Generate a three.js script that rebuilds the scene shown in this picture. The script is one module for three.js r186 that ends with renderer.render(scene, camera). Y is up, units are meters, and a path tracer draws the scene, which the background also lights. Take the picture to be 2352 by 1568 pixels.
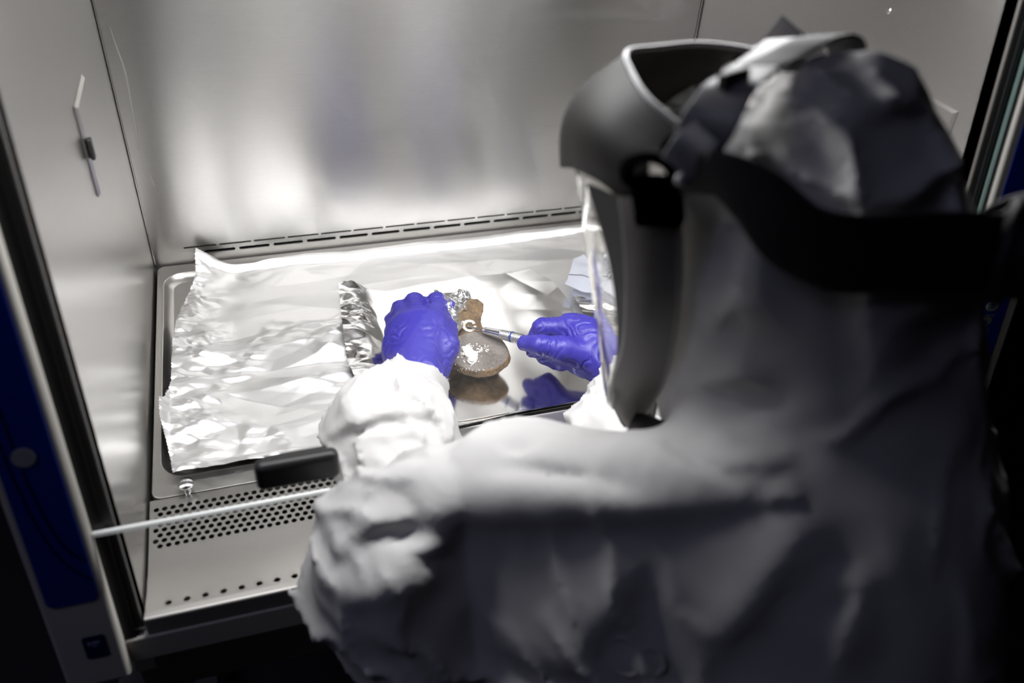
import * as THREE from 'three';
import { RectAreaLightUniformsLib } from 'three/addons/lights/RectAreaLightUniformsLib.js';
import { RoundedBoxGeometry } from 'three/addons/geometries/RoundedBoxGeometry.js';
import { ImprovedNoise } from 'three/addons/math/ImprovedNoise.js';
import { mergeGeometries } from 'three/addons/utils/BufferGeometryUtils.js';

// ------------------------------------------------------------------ camera
const V = (x, y, z) => new THREE.Vector3(x, y, z);
const scene = new THREE.Scene();
scene.background = new THREE.Color(0x000000);
const CAM = V(0.1608, 0.7820, 1.2856), FPX = 1943.04;
const RIGHT = V(0.95259962, 0.05644756, 0.2989442), UPV = V(0.14001556, 0.79103567, -0.59553187), BACK = V(-0.27009185, 0.60916028, 0.74563674);
const camera = new THREE.PerspectiveCamera(2 * Math.atan(784 / FPX) * 180 / Math.PI, 1.5, 0.02, 30);
camera.position.copy(CAM);
camera.quaternion.setFromRotationMatrix(new THREE.Matrix4().makeBasis(RIGHT, UPV, BACK));
camera.focus = 1.2;
camera.userData.fStop = 2.6;
camera.updateMatrixWorld();

// ------------------------------------------------------------------ light and exposure
RectAreaLightUniformsLib.init();
const renderer = new THREE.WebGLRenderer();
renderer.toneMapping = THREE.LinearToneMapping;
renderer.toneMappingExposure = 0.84;
renderer.shadowMap.enabled = true;
function areaLight(name, color, intensity, w, h, at, target) {
  const l = new THREE.RectAreaLight(color, intensity, w, h);
  l.name = name; l.position.copy(at); l.lookAt(target); scene.add(l); return l;
}
// fluorescent tube of the cabinet, high up inside, over the work surface
areaLight('tube_light', 0xfbfbfb, 100, 0.80, 0.045, V(0.4575, 0.650, 0.545), V(0.4575, 0.0, 0.545));
// weak unseen ceiling panel, placed to light the hood and coverall
areaLight('unseen_panel_light', 0xc2c2ee, 1.7, 1.1, 0.55, V(-0.9, 1.585, 1.05), V(-0.9, 0, 1.05));

// ------------------------------------------------------------------ helpers
const FLOOR = -0.80;
const noise = new ImprovedNoise();
const nz = (x, y, z) => noise.noise(x, y, z);
function rng(seed) { let s = seed >>> 0; return () => { s = (s + 0x6D2B79F5) >>> 0; let t = Math.imul(s ^ (s >>> 15), 1 | s); t = (t + Math.imul(t ^ (t >>> 7), 61 | t)) ^ t; return ((t ^ (t >>> 14)) >>> 0) / 4294967296; }; }
const ray = (u, v) => V(0, 0, 0).addScaledVector(RIGHT, (u - 1176) / FPX).addScaledVector(UPV, -(v - 784) / FPX).addScaledVector(BACK, -1);
const PX = (u, v, t) => CAM.clone().addScaledVector(ray(u, v), t);                                  // a pixel at a depth
const PY = (u, v, y) => { const d = ray(u, v); return CAM.clone().addScaledVector(d, (y - CAM.y) / d.y); };  // a pixel on a level plane
const PLANE = (u, v, n, c) => { const d = ray(u, v); return CAM.clone().addScaledVector(d, (c - n.dot(CAM)) / n.dot(d)); };
const clamp = (x, a, b) => Math.max(a, Math.min(b, x));
const lerp = (a, b, t) => a + (b - a) * t;
const smooth = (a, b, x) => { const t = clamp((x - a) / (b - a), 0, 1); return t * t * (3 - 2 * t); };

const taken = {};
function numbered(name) { const n = taken[name] = (taken[name] ?? -1) + 1; return n ? name + '_' + String(n).padStart(3, '0') : name; }
function mesh(name, geo, mat, parent) {
  const m = new THREE.Mesh(geo, mat);
  m.name = parent === scene ? numbered(name) : name;
  m.castShadow = m.receiveShadow = true;
  parent.add(m);
  return m;
}
// a thing: a Group at its base; parts are given in world coordinates and hung under it
function thing(name, label, category, base, group) {
  const g = new THREE.Group(); g.name = numbered(name); g.position.copy(base); scene.add(g);
  g.userData = { label, category }; if (group) g.userData.group = group;
  g.updateMatrixWorld();
  return g;
}
function part(name, geo, mat, parent, label) {
  const w = new THREE.Vector3(); parent.getWorldPosition(w);
  const m = mesh(name, geo, mat, parent); m.position.copy(w).negate(); m.updateMatrixWorld();
  if (label) m.userData.label = label;
  return m;
}
// a part under a part: parts sit at minus the thing's base, so their own children need no shift
function sub(name, geo, mat, parent, label) { const m = mesh(name, geo, mat, parent); if (label) m.userData.label = label; return m; }
function struct(name, geo, mat) { const m = mesh(name, geo, mat, scene); m.userData.kind = 'structure'; return m; }
const box = (x0, x1, y0, y1, z0, z1) => new THREE.BoxGeometry(x1 - x0, y1 - y0, z1 - z0).translate((x0 + x1) / 2, (y0 + y1) / 2, (z0 + z1) / 2);
const rbox = (x0, x1, y0, y1, z0, z1, r, s = 3) => new RoundedBoxGeometry(x1 - x0, y1 - y0, z1 - z0, s, r).translate((x0 + x1) / 2, (y0 + y1) / 2, (z0 + z1) / 2);
function frameGeo(geo, o, ex, ey, ez) { return geo.applyMatrix4(new THREE.Matrix4().makeBasis(ex, ey, ez).setPosition(o)); }
function flipped(g) { if (g.index) g.index.array.reverse(); else { const p = g.attributes; for (const k of Object.keys(p)) { const a = p[k].array, n = p[k].itemSize; for (let i = 0; i < p[k].count; i += 3) for (let c = 0; c < n; c++) { const t = a[(i + 1) * n + c]; a[(i + 1) * n + c] = a[(i + 2) * n + c]; a[(i + 2) * n + c] = t; } } } g.computeVertexNormals(); return g; }
function gridGeo(nu, nv, f, uvf) {      // a sheet of (nu+1) x (nv+1) points
  const pos = new Float32Array((nu + 1) * (nv + 1) * 3), uv = new Float32Array((nu + 1) * (nv + 1) * 2), idx = [];
  for (let j = 0, k = 0; j <= nv; j++) for (let i = 0; i <= nu; i++, k++) {
    const p = f(i / nu, j / nv, i, j); pos[3 * k] = p.x; pos[3 * k + 1] = p.y; pos[3 * k + 2] = p.z;
    const w = uvf ? uvf(i / nu, j / nv) : [i / nu, j / nv]; uv[2 * k] = w[0]; uv[2 * k + 1] = w[1];
  }
  for (let j = 0; j < nv; j++) for (let i = 0; i < nu; i++) { const a = j * (nu + 1) + i, b = a + 1, c = a + nu + 1, d = c + 1; idx.push(a, b, d, a, d, c); }
  const g = new THREE.BufferGeometry();
  g.setAttribute('position', new THREE.BufferAttribute(pos, 3)); g.setAttribute('uv', new THREE.BufferAttribute(uv, 2));
  g.setIndex(idx); g.computeVertexNormals();
  return g;
}
function thicken(g, th) {               // gives a sheet a back face and edges
  const p = g.attributes.position, n = g.attributes.normal, uv = g.attributes.uv, N = p.count, P = [], U = [], I = [];
  for (let s = 0; s < 2; s++) for (let i = 0; i < N; i++) { const k = s ? -th : 0; P.push(p.getX(i) + n.getX(i) * k, p.getY(i) + n.getY(i) * k, p.getZ(i) + n.getZ(i) * k); U.push(uv.getX(i), uv.getY(i)); }
  const ix = g.index.array, edge = new Map();
  for (let i = 0; i < ix.length; i += 3) {
    const t = [ix[i], ix[i + 1], ix[i + 2]]; I.push(...t, t[2] + N, t[1] + N, t[0] + N);
    for (let e = 0; e < 3; e++) { const a = t[e], b = t[(e + 1) % 3], k = a < b ? a + '_' + b : b + '_' + a; if (edge.has(k)) edge.set(k, null); else edge.set(k, [a, b]); }
  }
  for (const e of edge.values()) if (e) I.push(e[1], e[0], e[0] + N, e[1], e[0] + N, e[1] + N);
  const o = new THREE.BufferGeometry();
  o.setAttribute('position', new THREE.Float32BufferAttribute(P, 3)); o.setAttribute('uv', new THREE.Float32BufferAttribute(U, 2)); o.setIndex(I);
  const no = new Float32Array(N * 6);
  for (let i = 0; i < N * 3; i++) { no[i] = n.array[i]; no[i + N * 3] = -n.array[i]; }
  o.setAttribute('normal', new THREE.BufferAttribute(no, 3));
  return o;
}
function strip(pts, wdirs, widths, th, n = 40) {   // a strap: a flat band swept along points, wdirs across it
  const c = new THREE.CatmullRomCurve3(pts, false, 'centripetal'), m = pts.length - 1;
  const at = (arr, t) => { const x = t * m, i = Math.min(m - 1, Math.floor(x)), f = x - i; return [arr[i], arr[i + 1], f]; };
  const rows = [];
  for (let k = 0; k <= n; k++) {
    const t = k / n, P = c.getPoint(t), T = c.getTangent(t), [a, b, f] = at(wdirs, t), [w0, w1, g] = at(widths, t);
    const W = a.clone().lerp(b, f); W.addScaledVector(T, -W.dot(T)).normalize();
    const N = T.clone().cross(W).normalize(), w = lerp(w0, w1, g) / 2, r = th / 2, row = [];
    for (const [x, y] of [[-1, -.5], [-1, .5], [-.94, 1], [-.5, 1.1], [0, 1.15], [.5, 1.1], [.94, 1], [1, .5], [1, -.5], [.94, -1], [.5, -1], [0, -1], [-.5, -1], [-.94, -1], [-1, -.5]]) row.push(P.clone().addScaledVector(W, x * w).addScaledVector(N, y * r));
    rows.push(row);
  }
  return closedLoft(rows);
}
function closedLoft(rows) {             // rows of closed rings, capped at both ends
  const m = rows[0].length - 1, g = gridGeo(m, rows.length - 1, (u, v, i, j) => rows[j][i]);
  const cap = (row, flip) => {
    const c = V(0, 0, 0); for (let i = 0; i < m; i++) c.addScaledVector(row[i], 1 / m);
    const P = [], I = []; for (const p of [...row.slice(0, m), c]) P.push(p.x, p.y, p.z);
    for (let i = 0; i < m; i++) flip ? I.push(i, (i + 1) % m, m) : I.push((i + 1) % m, i, m);
    const q = new THREE.BufferGeometry(); q.setAttribute('position', new THREE.Float32BufferAttribute(P, 3)); q.setAttribute('uv', new THREE.Float32BufferAttribute(new Float32Array((m + 1) * 2), 2)); q.setIndex(I); q.computeVertexNormals(); return q;
  };
  return mergeGeometries([g, cap(rows[0], false), cap(rows[rows.length - 1], true)]);
}
function tube(pts, r, n = 40, sides = 8) { return new THREE.TubeGeometry(new THREE.CatmullRomCurve3(pts, false, 'centripetal'), n, r, sides, false); }
function lathe(profile, a, b, seg = 32) {  // profile [[radius, distance along a->b], ...]
  const g = new THREE.LatheGeometry(profile.map(p => new THREE.Vector2(p[0], p[1])), seg), d = b.clone().sub(a).normalize();
  return g.applyQuaternion(new THREE.Quaternion().setFromUnitVectors(V(0, 1, 0), d)).translate(a.x, a.y, a.z);
}
// ---- surfaces from distance fields
function surfaceNet(f, lo, hi, cell, color) {
  const nx = Math.ceil((hi.x - lo.x) / cell) + 1, ny = Math.ceil((hi.y - lo.y) / cell) + 1, nn = Math.ceil((hi.z - lo.z) / cell) + 1;
  const D = new Float32Array(nx * ny * nn), at = (i, j, k) => i + nx * (j + ny * k);
  const S = 4, skip = 1.8 * S * cell;       // coarse blocks first
  D.fill(1);
  for (let K = 0; K < nn; K += S) for (let J = 0; J < ny; J += S) for (let I = 0; I < nx; I += S) {
    const d = f(lo.x + (I + S / 2) * cell, lo.y + (J + S / 2) * cell, lo.z + (K + S / 2) * cell);
    const far = Math.abs(d) > skip;
    for (let k = K; k < Math.min(nn, K + S); k++) for (let j = J; j < Math.min(ny, J + S); j++) for (let i = I; i < Math.min(nx, I + S); i++)
      D[at(i, j, k)] = far ? d : f(lo.x + i * cell, lo.y + j * cell, lo.z + k * cell);
  }
  const id = new Int32Array(nx * ny * nn).fill(-1), P = [], I = [];
  const C8 = [[0, 0, 0], [1, 0, 0], [0, 1, 0], [1, 1, 0], [0, 0, 1], [1, 0, 1], [0, 1, 1], [1, 1, 1]], E12 = [[0, 1], [2, 3], [4, 5], [6, 7], [0, 2], [1, 3], [4, 6], [5, 7], [0, 4], [1, 5], [2, 6], [3, 7]];
  for (let k = 0; k < nn - 1; k++) for (let j = 0; j < ny - 1; j++) for (let i = 0; i < nx - 1; i++) {
    let mask = 0; const v = [];
    for (let c = 0; c < 8; c++) { const d = D[at(i + C8[c][0], j + C8[c][1], k + C8[c][2])]; v.push(d); if (d < 0) mask |= 1 << c; }
    if (mask === 0 || mask === 255) continue;
    let x = 0, y = 0, z = 0, n = 0;
    for (const [a, b] of E12) if ((v[a] < 0) !== (v[b] < 0)) { const t = v[a] / (v[a] - v[b]); x += lerp(C8[a][0], C8[b][0], t); y += lerp(C8[a][1], C8[b][1], t); z += lerp(C8[a][2], C8[b][2], t); n++; }
    id[at(i, j, k)] = P.length / 3; P.push(lo.x + (i + x / n) * cell, lo.y + (j + y / n) * cell, lo.z + (k + z / n) * cell);
  }
  const quad = (a, b, c, d, flip) => { if (a < 0 || b < 0 || c < 0 || d < 0) return; flip ? I.push(a, c, b, a, d, c) : I.push(a, b, c, a, c, d); };
  for (let k = 1; k < nn - 1; k++) for (let j = 1; j < ny - 1; j++) for (let i = 1; i < nx - 1; i++) {
    const s = D[at(i, j, k)] < 0;
    if (s !== D[at(i + 1, j, k)] < 0) quad(id[at(i, j - 1, k - 1)], id[at(i, j, k - 1)], id[at(i, j, k)], id[at(i, j - 1, k)], !s);
    if (s !== D[at(i, j + 1, k)] < 0) quad(id[at(i - 1, j, k - 1)], id[at(i - 1, j, k)], id[at(i, j, k)], id[at(i, j, k - 1)], !s);
    if (s !== D[at(i, j, k + 1)] < 0) quad(id[at(i - 1, j - 1, k)], id[at(i, j - 1, k)], id[at(i, j, k)], id[at(i - 1, j, k)], !s);
  }
  const g = new THREE.BufferGeometry();
  g.setAttribute('position', new THREE.Float32BufferAttribute(P, 3)); g.setIndex(I); g.computeVertexNormals();
  const uv = new Float32Array(P.length / 3 * 2), nn2 = g.attributes.normal;
  for (let i = 0; i < P.length / 3; i++) { uv[2 * i] = P[3 * i] + P[3 * i + 2]; uv[2 * i + 1] = P[3 * i + 1] + 0.5 * (P[3 * i] - P[3 * i + 2]); }
  g.setAttribute('uv', new THREE.BufferAttribute(uv, 2));
  if (color) { const c = new Float32Array(P.length); for (let i = 0; i < P.length / 3; i++) { const q = color(P[3 * i], P[3 * i + 1], P[3 * i + 2], nn2.getX(i), nn2.getY(i), nn2.getZ(i)); c[3 * i] = q[0]; c[3 * i + 1] = q[1]; c[3 * i + 2] = q[2]; } g.setAttribute('color', new THREE.BufferAttribute(c, 3)); }
  return g;
}
const smin = (a, b, k) => { const h = Math.max(k - Math.abs(a - b), 0) / k; return Math.min(a, b) - h * h * k * 0.25; };
const smax = (a, b, k) => -smin(-a, -b, k);
// a tapered capsule, optionally squashed along a direction
function cone(a, b, ra, rb) {
  const dx = b.x - a.x, dy = b.y - a.y, dz = b.z - a.z, L2 = dx * dx + dy * dy + dz * dz;
  return (x, y, z) => { const px = x - a.x, py = y - a.y, pz = z - a.z, t = L2 ? clamp((px * dx + py * dy + pz * dz) / L2, 0, 1) : 0; const qx = px - dx * t, qy = py - dy * t, qz = pz - dz * t; return Math.sqrt(qx * qx + qy * qy + qz * qz) - (ra + (rb - ra) * t); };
}
function ell(c, ex, ey, ez, rx, ry, rz) {
  const r = Math.min(rx, ry, rz);
  return (x, y, z) => { const px = x - c.x, py = y - c.y, pz = z - c.z; const a = (px * ex.x + py * ex.y + pz * ex.z) / rx, b = (px * ey.x + py * ey.y + pz * ey.z) / ry, d = (px * ez.x + py * ez.y + pz * ez.z) / rz; const k = Math.sqrt(a * a + b * b + d * d), k2 = Math.sqrt(a * a / rx / rx + b * b / ry / ry + d * d / rz / rz); return k2 > 1e-9 ? k * (k - 1) / k2 : -r; };
}
const union = (list, k) => (x, y, z) => { let d = list[0](x, y, z); for (let i = 1; i < list.length; i++) d = smin(d, list[i](x, y, z), k); return d; };
const tri = x => { const t = x - Math.floor(x); return Math.abs(2 * t - 1) * 2 - 1; };

// ------------------------------------------------------------------ textures and materials
function dataTex(w, h, fn, srgb) {
  const d = new Uint8Array(w * h * 4);
  for (let j = 0; j < h; j++) for (let i = 0; i < w; i++) { const c = fn(i, j); d.set([c[0], c[1], c[2], 255], 4 * (j * w + i)); }
  const t = new THREE.DataTexture(d, w, h); t.wrapS = t.wrapT = THREE.RepeatWrapping; t.magFilter = THREE.LinearFilter; t.minFilter = THREE.LinearFilter; if (srgb) t.colorSpace = THREE.SRGBColorSpace; t.needsUpdate = true; return t;
}
function brushed(seed) {                // fine lines along u
  const r = rng(seed), W = 512, H = 512, a = new Float32Array(W * H);
  for (let j = 0; j < H; j++) { let v = r(); const base = r(); for (let i = 0; i < W; i++) { if (r() < 0.09) v = r(); a[j * W + i] = 0.8 * v + 0.2 * base; } }
  for (let j = 0; j < H; j++) for (let i = 0; i < 40; i++) { const f = i / 40; a[j * W + i] = a[j * W + i] * f + a[j * W + (W - 40 + i) % W] * (1 - f); }
  return a;
}
const br = brushed(7);
const brushRough = dataTex(512, 512, (i, j) => { const v = 222 + 30 * br[j * 512 + i]; return [v, v, v]; });
const brushTone = dataTex(512, 512, (i, j) => { const v = 245 + 10 * br[j * 512 + i]; return [v, v, v]; }, true);
const clothBump = (() => { const r = rng(3), n = 256, a = new Float32Array(n * n); for (let q = 0; q < 1800; q++) { let x = r() * n, y = r() * n; const an = r() * 6.28, l = 10 + r() * 26; for (let s = 0; s < l; s++) { a[(Math.floor(y + 8 * n) % n) * n + Math.floor(x + 8 * n) % n] += 0.35; x += Math.cos(an); y += Math.sin(an); } } return dataTex(n, n, (i, j) => { const v = clamp(90 + 80 * a[j * n + i], 0, 255); return [v, v, v]; }); })();
clothBump.repeat.set(22, 22);
const rep = (t, x, y) => { const c = t.clone(); c.repeat.set(x, y); c.needsUpdate = true; return c; };
const std = o => new THREE.MeshStandardMaterial(o), phy = o => new THREE.MeshPhysicalMaterial(o);
const lin = (r, g, b) => new THREE.Color().setRGB(r, g, b);
const STEEL = lin(.51, .498, .482);
const M = {
  back: phy({ color: STEEL, metalness: 1, roughness: .32, roughnessMap: rep(brushRough, 5, 9), map: rep(brushTone, 5, 9), anisotropy: .88, anisotropyRotation: Math.PI / 2, side: THREE.DoubleSide }),
  side: phy({ color: STEEL, metalness: 1, roughness: .33, roughnessMap: rep(brushRough, 5, 9), map: rep(brushTone, 5, 9), anisotropy: .35, anisotropyRotation: Math.PI / 2, side: THREE.DoubleSide }),
  tray: phy({ color: STEEL, metalness: 1, roughness: .40, roughnessMap: rep(brushRough, 5, 9), map: rep(brushTone, 5, 9) }),
  grille: phy({ color: STEEL, metalness: 1, roughness: .34, map: rep(brushTone, 5, 9) }),
  inner: std({ color: STEEL, metalness: 1, roughness: .30, side: THREE.DoubleSide }),
  gasket: std({ color: lin(.050, .047, .044), roughness: .5 }),
  rubber: std({ color: lin(.022, .021, .02), roughness: .55 }),
  white: std({ color: lin(.55, .53, .49), roughness: .45 }),
  black: std({ color: lin(.012, .012, .013), roughness: .42 }),
  glass: phy({ color: 0xffffff, roughness: 0, metalness: 0, transmission: 1, thickness: 0, ior: 1.5, specularIntensity: .9, side: THREE.DoubleSide }),
  litGlassEdge: phy({ color: lin(.97, .985, .98), roughness: .9, transmission: .5, thickness: 0, ior: 1.5 }),  // near-white colour stands in for lamp light carried through the pane
  ceiling: std({ color: STEEL, metalness: 1, roughness: .45 }),
  lip: std({ color: STEEL, metalness: 1, roughness: .62, side: THREE.DoubleSide }),
  foil: phy({ color: lin(.95, .95, .955), metalness: 1, roughness: .42, side: THREE.DoubleSide }),
  foilShiny: phy({ color: lin(.92, .92, .925), metalness: 1, roughness: .13, side: THREE.DoubleSide }),
  coverall: phy({ color: lin(.46, .453, .45), roughness: .8, bumpMap: clothBump, bumpScale: .00025, sheen: .2, sheenRoughness: .6 }),
  glove: phy({ color: lin(.032, .025, .275), roughness: .46 }),
  strap: std({ color: lin(.012, .012, .013), roughness: .6 }),
  strapGrey: std({ color: lin(.20, .20, .21), roughness: .45 }),
  shell: phy({ color: lin(.011, .010, .0095), roughness: .55, specularIntensity: .35, side: THREE.DoubleSide }),
  frame: std({ color: lin(.115, .105, .098), roughness: .4, side: THREE.DoubleSide }),
  visor: phy({ color: lin(.98, .975, .95), roughness: .01, transmission: 1, thickness: .002, ior: 1.5 }),
  brass: std({ color: lin(.55, .34, .10), metalness: 1, roughness: .35 }),
  chrome: std({ color: lin(.75, .76, .78), metalness: 1, roughness: .14 }),
  tool: std({ color: lin(.70, .71, .73), metalness: 1, roughness: .26 }),
  steelDark: std({ color: lin(.30, .29, .28), metalness: 1, roughness: .35 }),
  toolRing: std({ color: lin(.02, .05, .28), roughness: .4 }),
  bone: std({ vertexColors: true, roughness: .7 }),
  powder: std({ color: lin(.70, .68, .64), roughness: .95 }),
  skin: std({ color: lin(.52, .31, .22), roughness: .55 }),
  hair: std({ color: lin(.03, .02, .015), roughness: .6 }),
  bag: phy({ color: lin(.72, .74, .82), roughness: .35, transmission: .45, thickness: 0, side: THREE.DoubleSide }),
  clear: phy({ color: 0xffffff, roughness: .03, transmission: 1, thickness: .004, ior: 1.48 }),
  room: std({ color: lin(.10, .10, .105), roughness: .85 }),
  roomFloor: std({ color: lin(.06, .06, .062), roughness: .5 }),
  stand: std({ color: lin(.16, .155, .15), roughness: .5 }),
};

// ------------------------------------------------------------------ the room
struct('floor', box(-2.6, 3.4, FLOOR - .1, FLOOR, -.5, 3.4), M.roomFloor);
struct('ceiling', box(-2.6, 3.4, 1.65, 1.75, -.5, 3.4), M.room);
struct('wall_back', box(-2.6, 3.4, FLOOR, 1.65, -.5, -.4), M.room);
struct('wall_front', box(-2.6, 3.4, FLOOR, 1.65, 3.3, 3.4), M.room);
struct('wall_left', box(-2.6, -2.5, FLOOR, 1.65, -.4, 3.3), M.room);
struct('wall_right', box(3.3, 3.4, FLOOR, 1.65, -.4, 3.3), M.room);
{  // panel out of view; gives the hood and coverall their dim bluish light
  const t = thing('unseen_ceiling_light', 'unseen dim ceiling panel placed to light the hood and coverall', 'light', V(-.9, 1.60, 1.05));
  part('housing', box(-1.47, -.33, 1.605, 1.65, .75, 1.35), M.white, t);
  part('diffuser', box(-1.45, -.35, 1.597, 1.605, .775, 1.325), std({ color: 0x222228, emissive: lin(.28, .29, .40), roughness: .5 }), t);
}

// ------------------------------------------------------------------ the cabinet
const W = 0.915, XL = -0.006, XR = 0.919, TOP = 0.70, SL = 0.156, Z0 = 0.692;   // front edge of the side panels: z = Z0 - SL*y
const edgeZ = y => Z0 - SL * y;
const cab = thing('safety_cabinet', 'stainless steel lab safety cabinet with glass sash and white side posts', 'cabinet', V(.4575, FLOOR, .3));
const SN = V(0, SL, 1).normalize(), SU = V(0, 1, -SL).normalize(), SX = V(1, 0, 0);  // sash plane: normal, up, right
function shapeSheet(shape, th, place) { return place(new THREE.ExtrudeGeometry(shape, { depth: th, bevelEnabled: false, curveSegments: 6 })); }
function capsuleHole(cx, cy, len, h) {
  const p = new THREE.Path(), r = h / 2, a = len / 2 - r; p.moveTo(cx - a, cy - r); p.lineTo(cx + a, cy - r); p.absarc(cx + a, cy, r, -Math.PI / 2, Math.PI / 2, false); p.lineTo(cx - a, cy + r); p.absarc(cx - a, cy, r, Math.PI / 2, Math.PI * 1.5, false); return p;
}
{ // back panel with two rows of slots
  const s = new THREE.Shape(); s.moveTo(XL, -.05); s.lineTo(XR, -.05); s.lineTo(XR, TOP); s.lineTo(XL, TOP); s.lineTo(XL, -.05);
  const U = .05551;
  for (let k = 0; k < 14; k++) s.holes.push(capsuleHole((1.3436 + k + .447) * U, .0172, .0492, .0054));
  for (let k = 0; k < 15; k++) s.holes.push(capsuleHole((.79 + k + .465) * U, .0282, .0515, .0030));
  part('back_panel', shapeSheet(s, .003, g => g.translate(0, 0, -.003)), M.back, cab);
  part('rear_plenum', box(XL - .03, XR + .03, -.16, TOP, -.100, -.096), M.inner, cab, 'steel rear wall of the air duct behind the slots');
}
for (const s of [-1, 1]) { // side panels
  const sh = new THREE.Shape(); sh.moveTo(-.003, -.07); sh.lineTo(edgeZ(-.07), -.07); sh.lineTo(edgeZ(TOP), TOP); sh.lineTo(-.003, TOP); sh.lineTo(-.003, -.07);
  const g = new THREE.ExtrudeGeometry(sh, { depth: .02, bevelEnabled: false });
  // (z, y, thickness) -> world
  const x0 = s < 0 ? XL : XR;
  g.applyMatrix4(new THREE.Matrix4().makeBasis(V(0, 0, 1), V(0, 1, 0), V(-1, 0, 0)));
  g.translate(s < 0 ? x0 : x0 + .02, 0, 0);
  part('side_panel', g, M.side, cab);
  // seam bead in the rear corner
  part('corner_seam', new THREE.CylinderGeometry(.0014, .0014, TOP, 8).translate(s < 0 ? XL + .0016 : XR - .0016, TOP / 2, .0016), M.steelDark, cab);
}
{ // smear of old sealant near the left rear corner
  const S = [[252, 62], [268, 108], [286, 160], [300, 230], [312, 300], [318, 345]].map(([u, v]) => PLANE(u, v, V(0, 0, 1), .0004));
  part('sealant_smear', strip(S, S.map(() => V(1, 0, 0)), [.001, .002, .003, .002, .0025, .001], .0004, 60), std({ color: lin(.24, .235, .23), roughness: .7 }), cab, 'pale smear of sealant');
  const S2 = [[340, 385], [352, 420], [362, 440]].map(([u, v]) => PLANE(u, v, V(0, 0, 1), .0004));
  part('sealant_smear', strip(S2, S2.map(() => V(1, 0, 0)), [.0006, .0018, .0006], .0004, 20), std({ color: lin(.24, .235, .23), roughness: .7 }), cab, 'pale smear of sealant');
}
{ // square outlet covers on the side panels, bevelled, with a black latch
  const cover = (x, sgn, y0, y1, z0, z1, latch) => {
    const w = z1 - z0, h = y1 - y0, g = new THREE.ExtrudeGeometry((() => { const q = new THREE.Shape(); q.moveTo(0, 0); q.lineTo(w, 0); q.lineTo(w, h); q.lineTo(0, h); q.lineTo(0, 0); return q; })(), { depth: .0015, bevelEnabled: true, bevelThickness: .003, bevelSize: .003, bevelSegments: 1, bevelOffset: -.003 });
    g.applyMatrix4(new THREE.Matrix4().makeBasis(V(0, 0, 1), V(0, 1, 0), V(sgn, 0, 0))); g.translate(x - sgn * .0005, y0, z0); if (sgn > 0) flipped(g); 
    const m = part('outlet_cover', g, M.side, cab, 'raised square steel cover plate');
    sub('latch', rbox(Math.min(x + sgn * .004, x + sgn * .0085), Math.max(x + sgn * .004, x + sgn * .0085), (y0 + y1) / 2 - .008, (y0 + y1) / 2 + .016, latch - .005, latch + .005, .0015), M.black, m, 'black latch');
  };
  cover(XL, 1, .297, .404, .229, .325, .322);
  cover(XR, -1, .335, .441, .490, .585, .495);
  cover(XR, -1, .30, .392, .232, .325, .30);
  const rv = (y, z) => part('rivet', new THREE.SphereGeometry(.0042, 12, 8).scale(.5, 1, 1).translate(XR, y, z), M.side, cab);
  rv(.5038, .430); rv(.452, .463);
}
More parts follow.
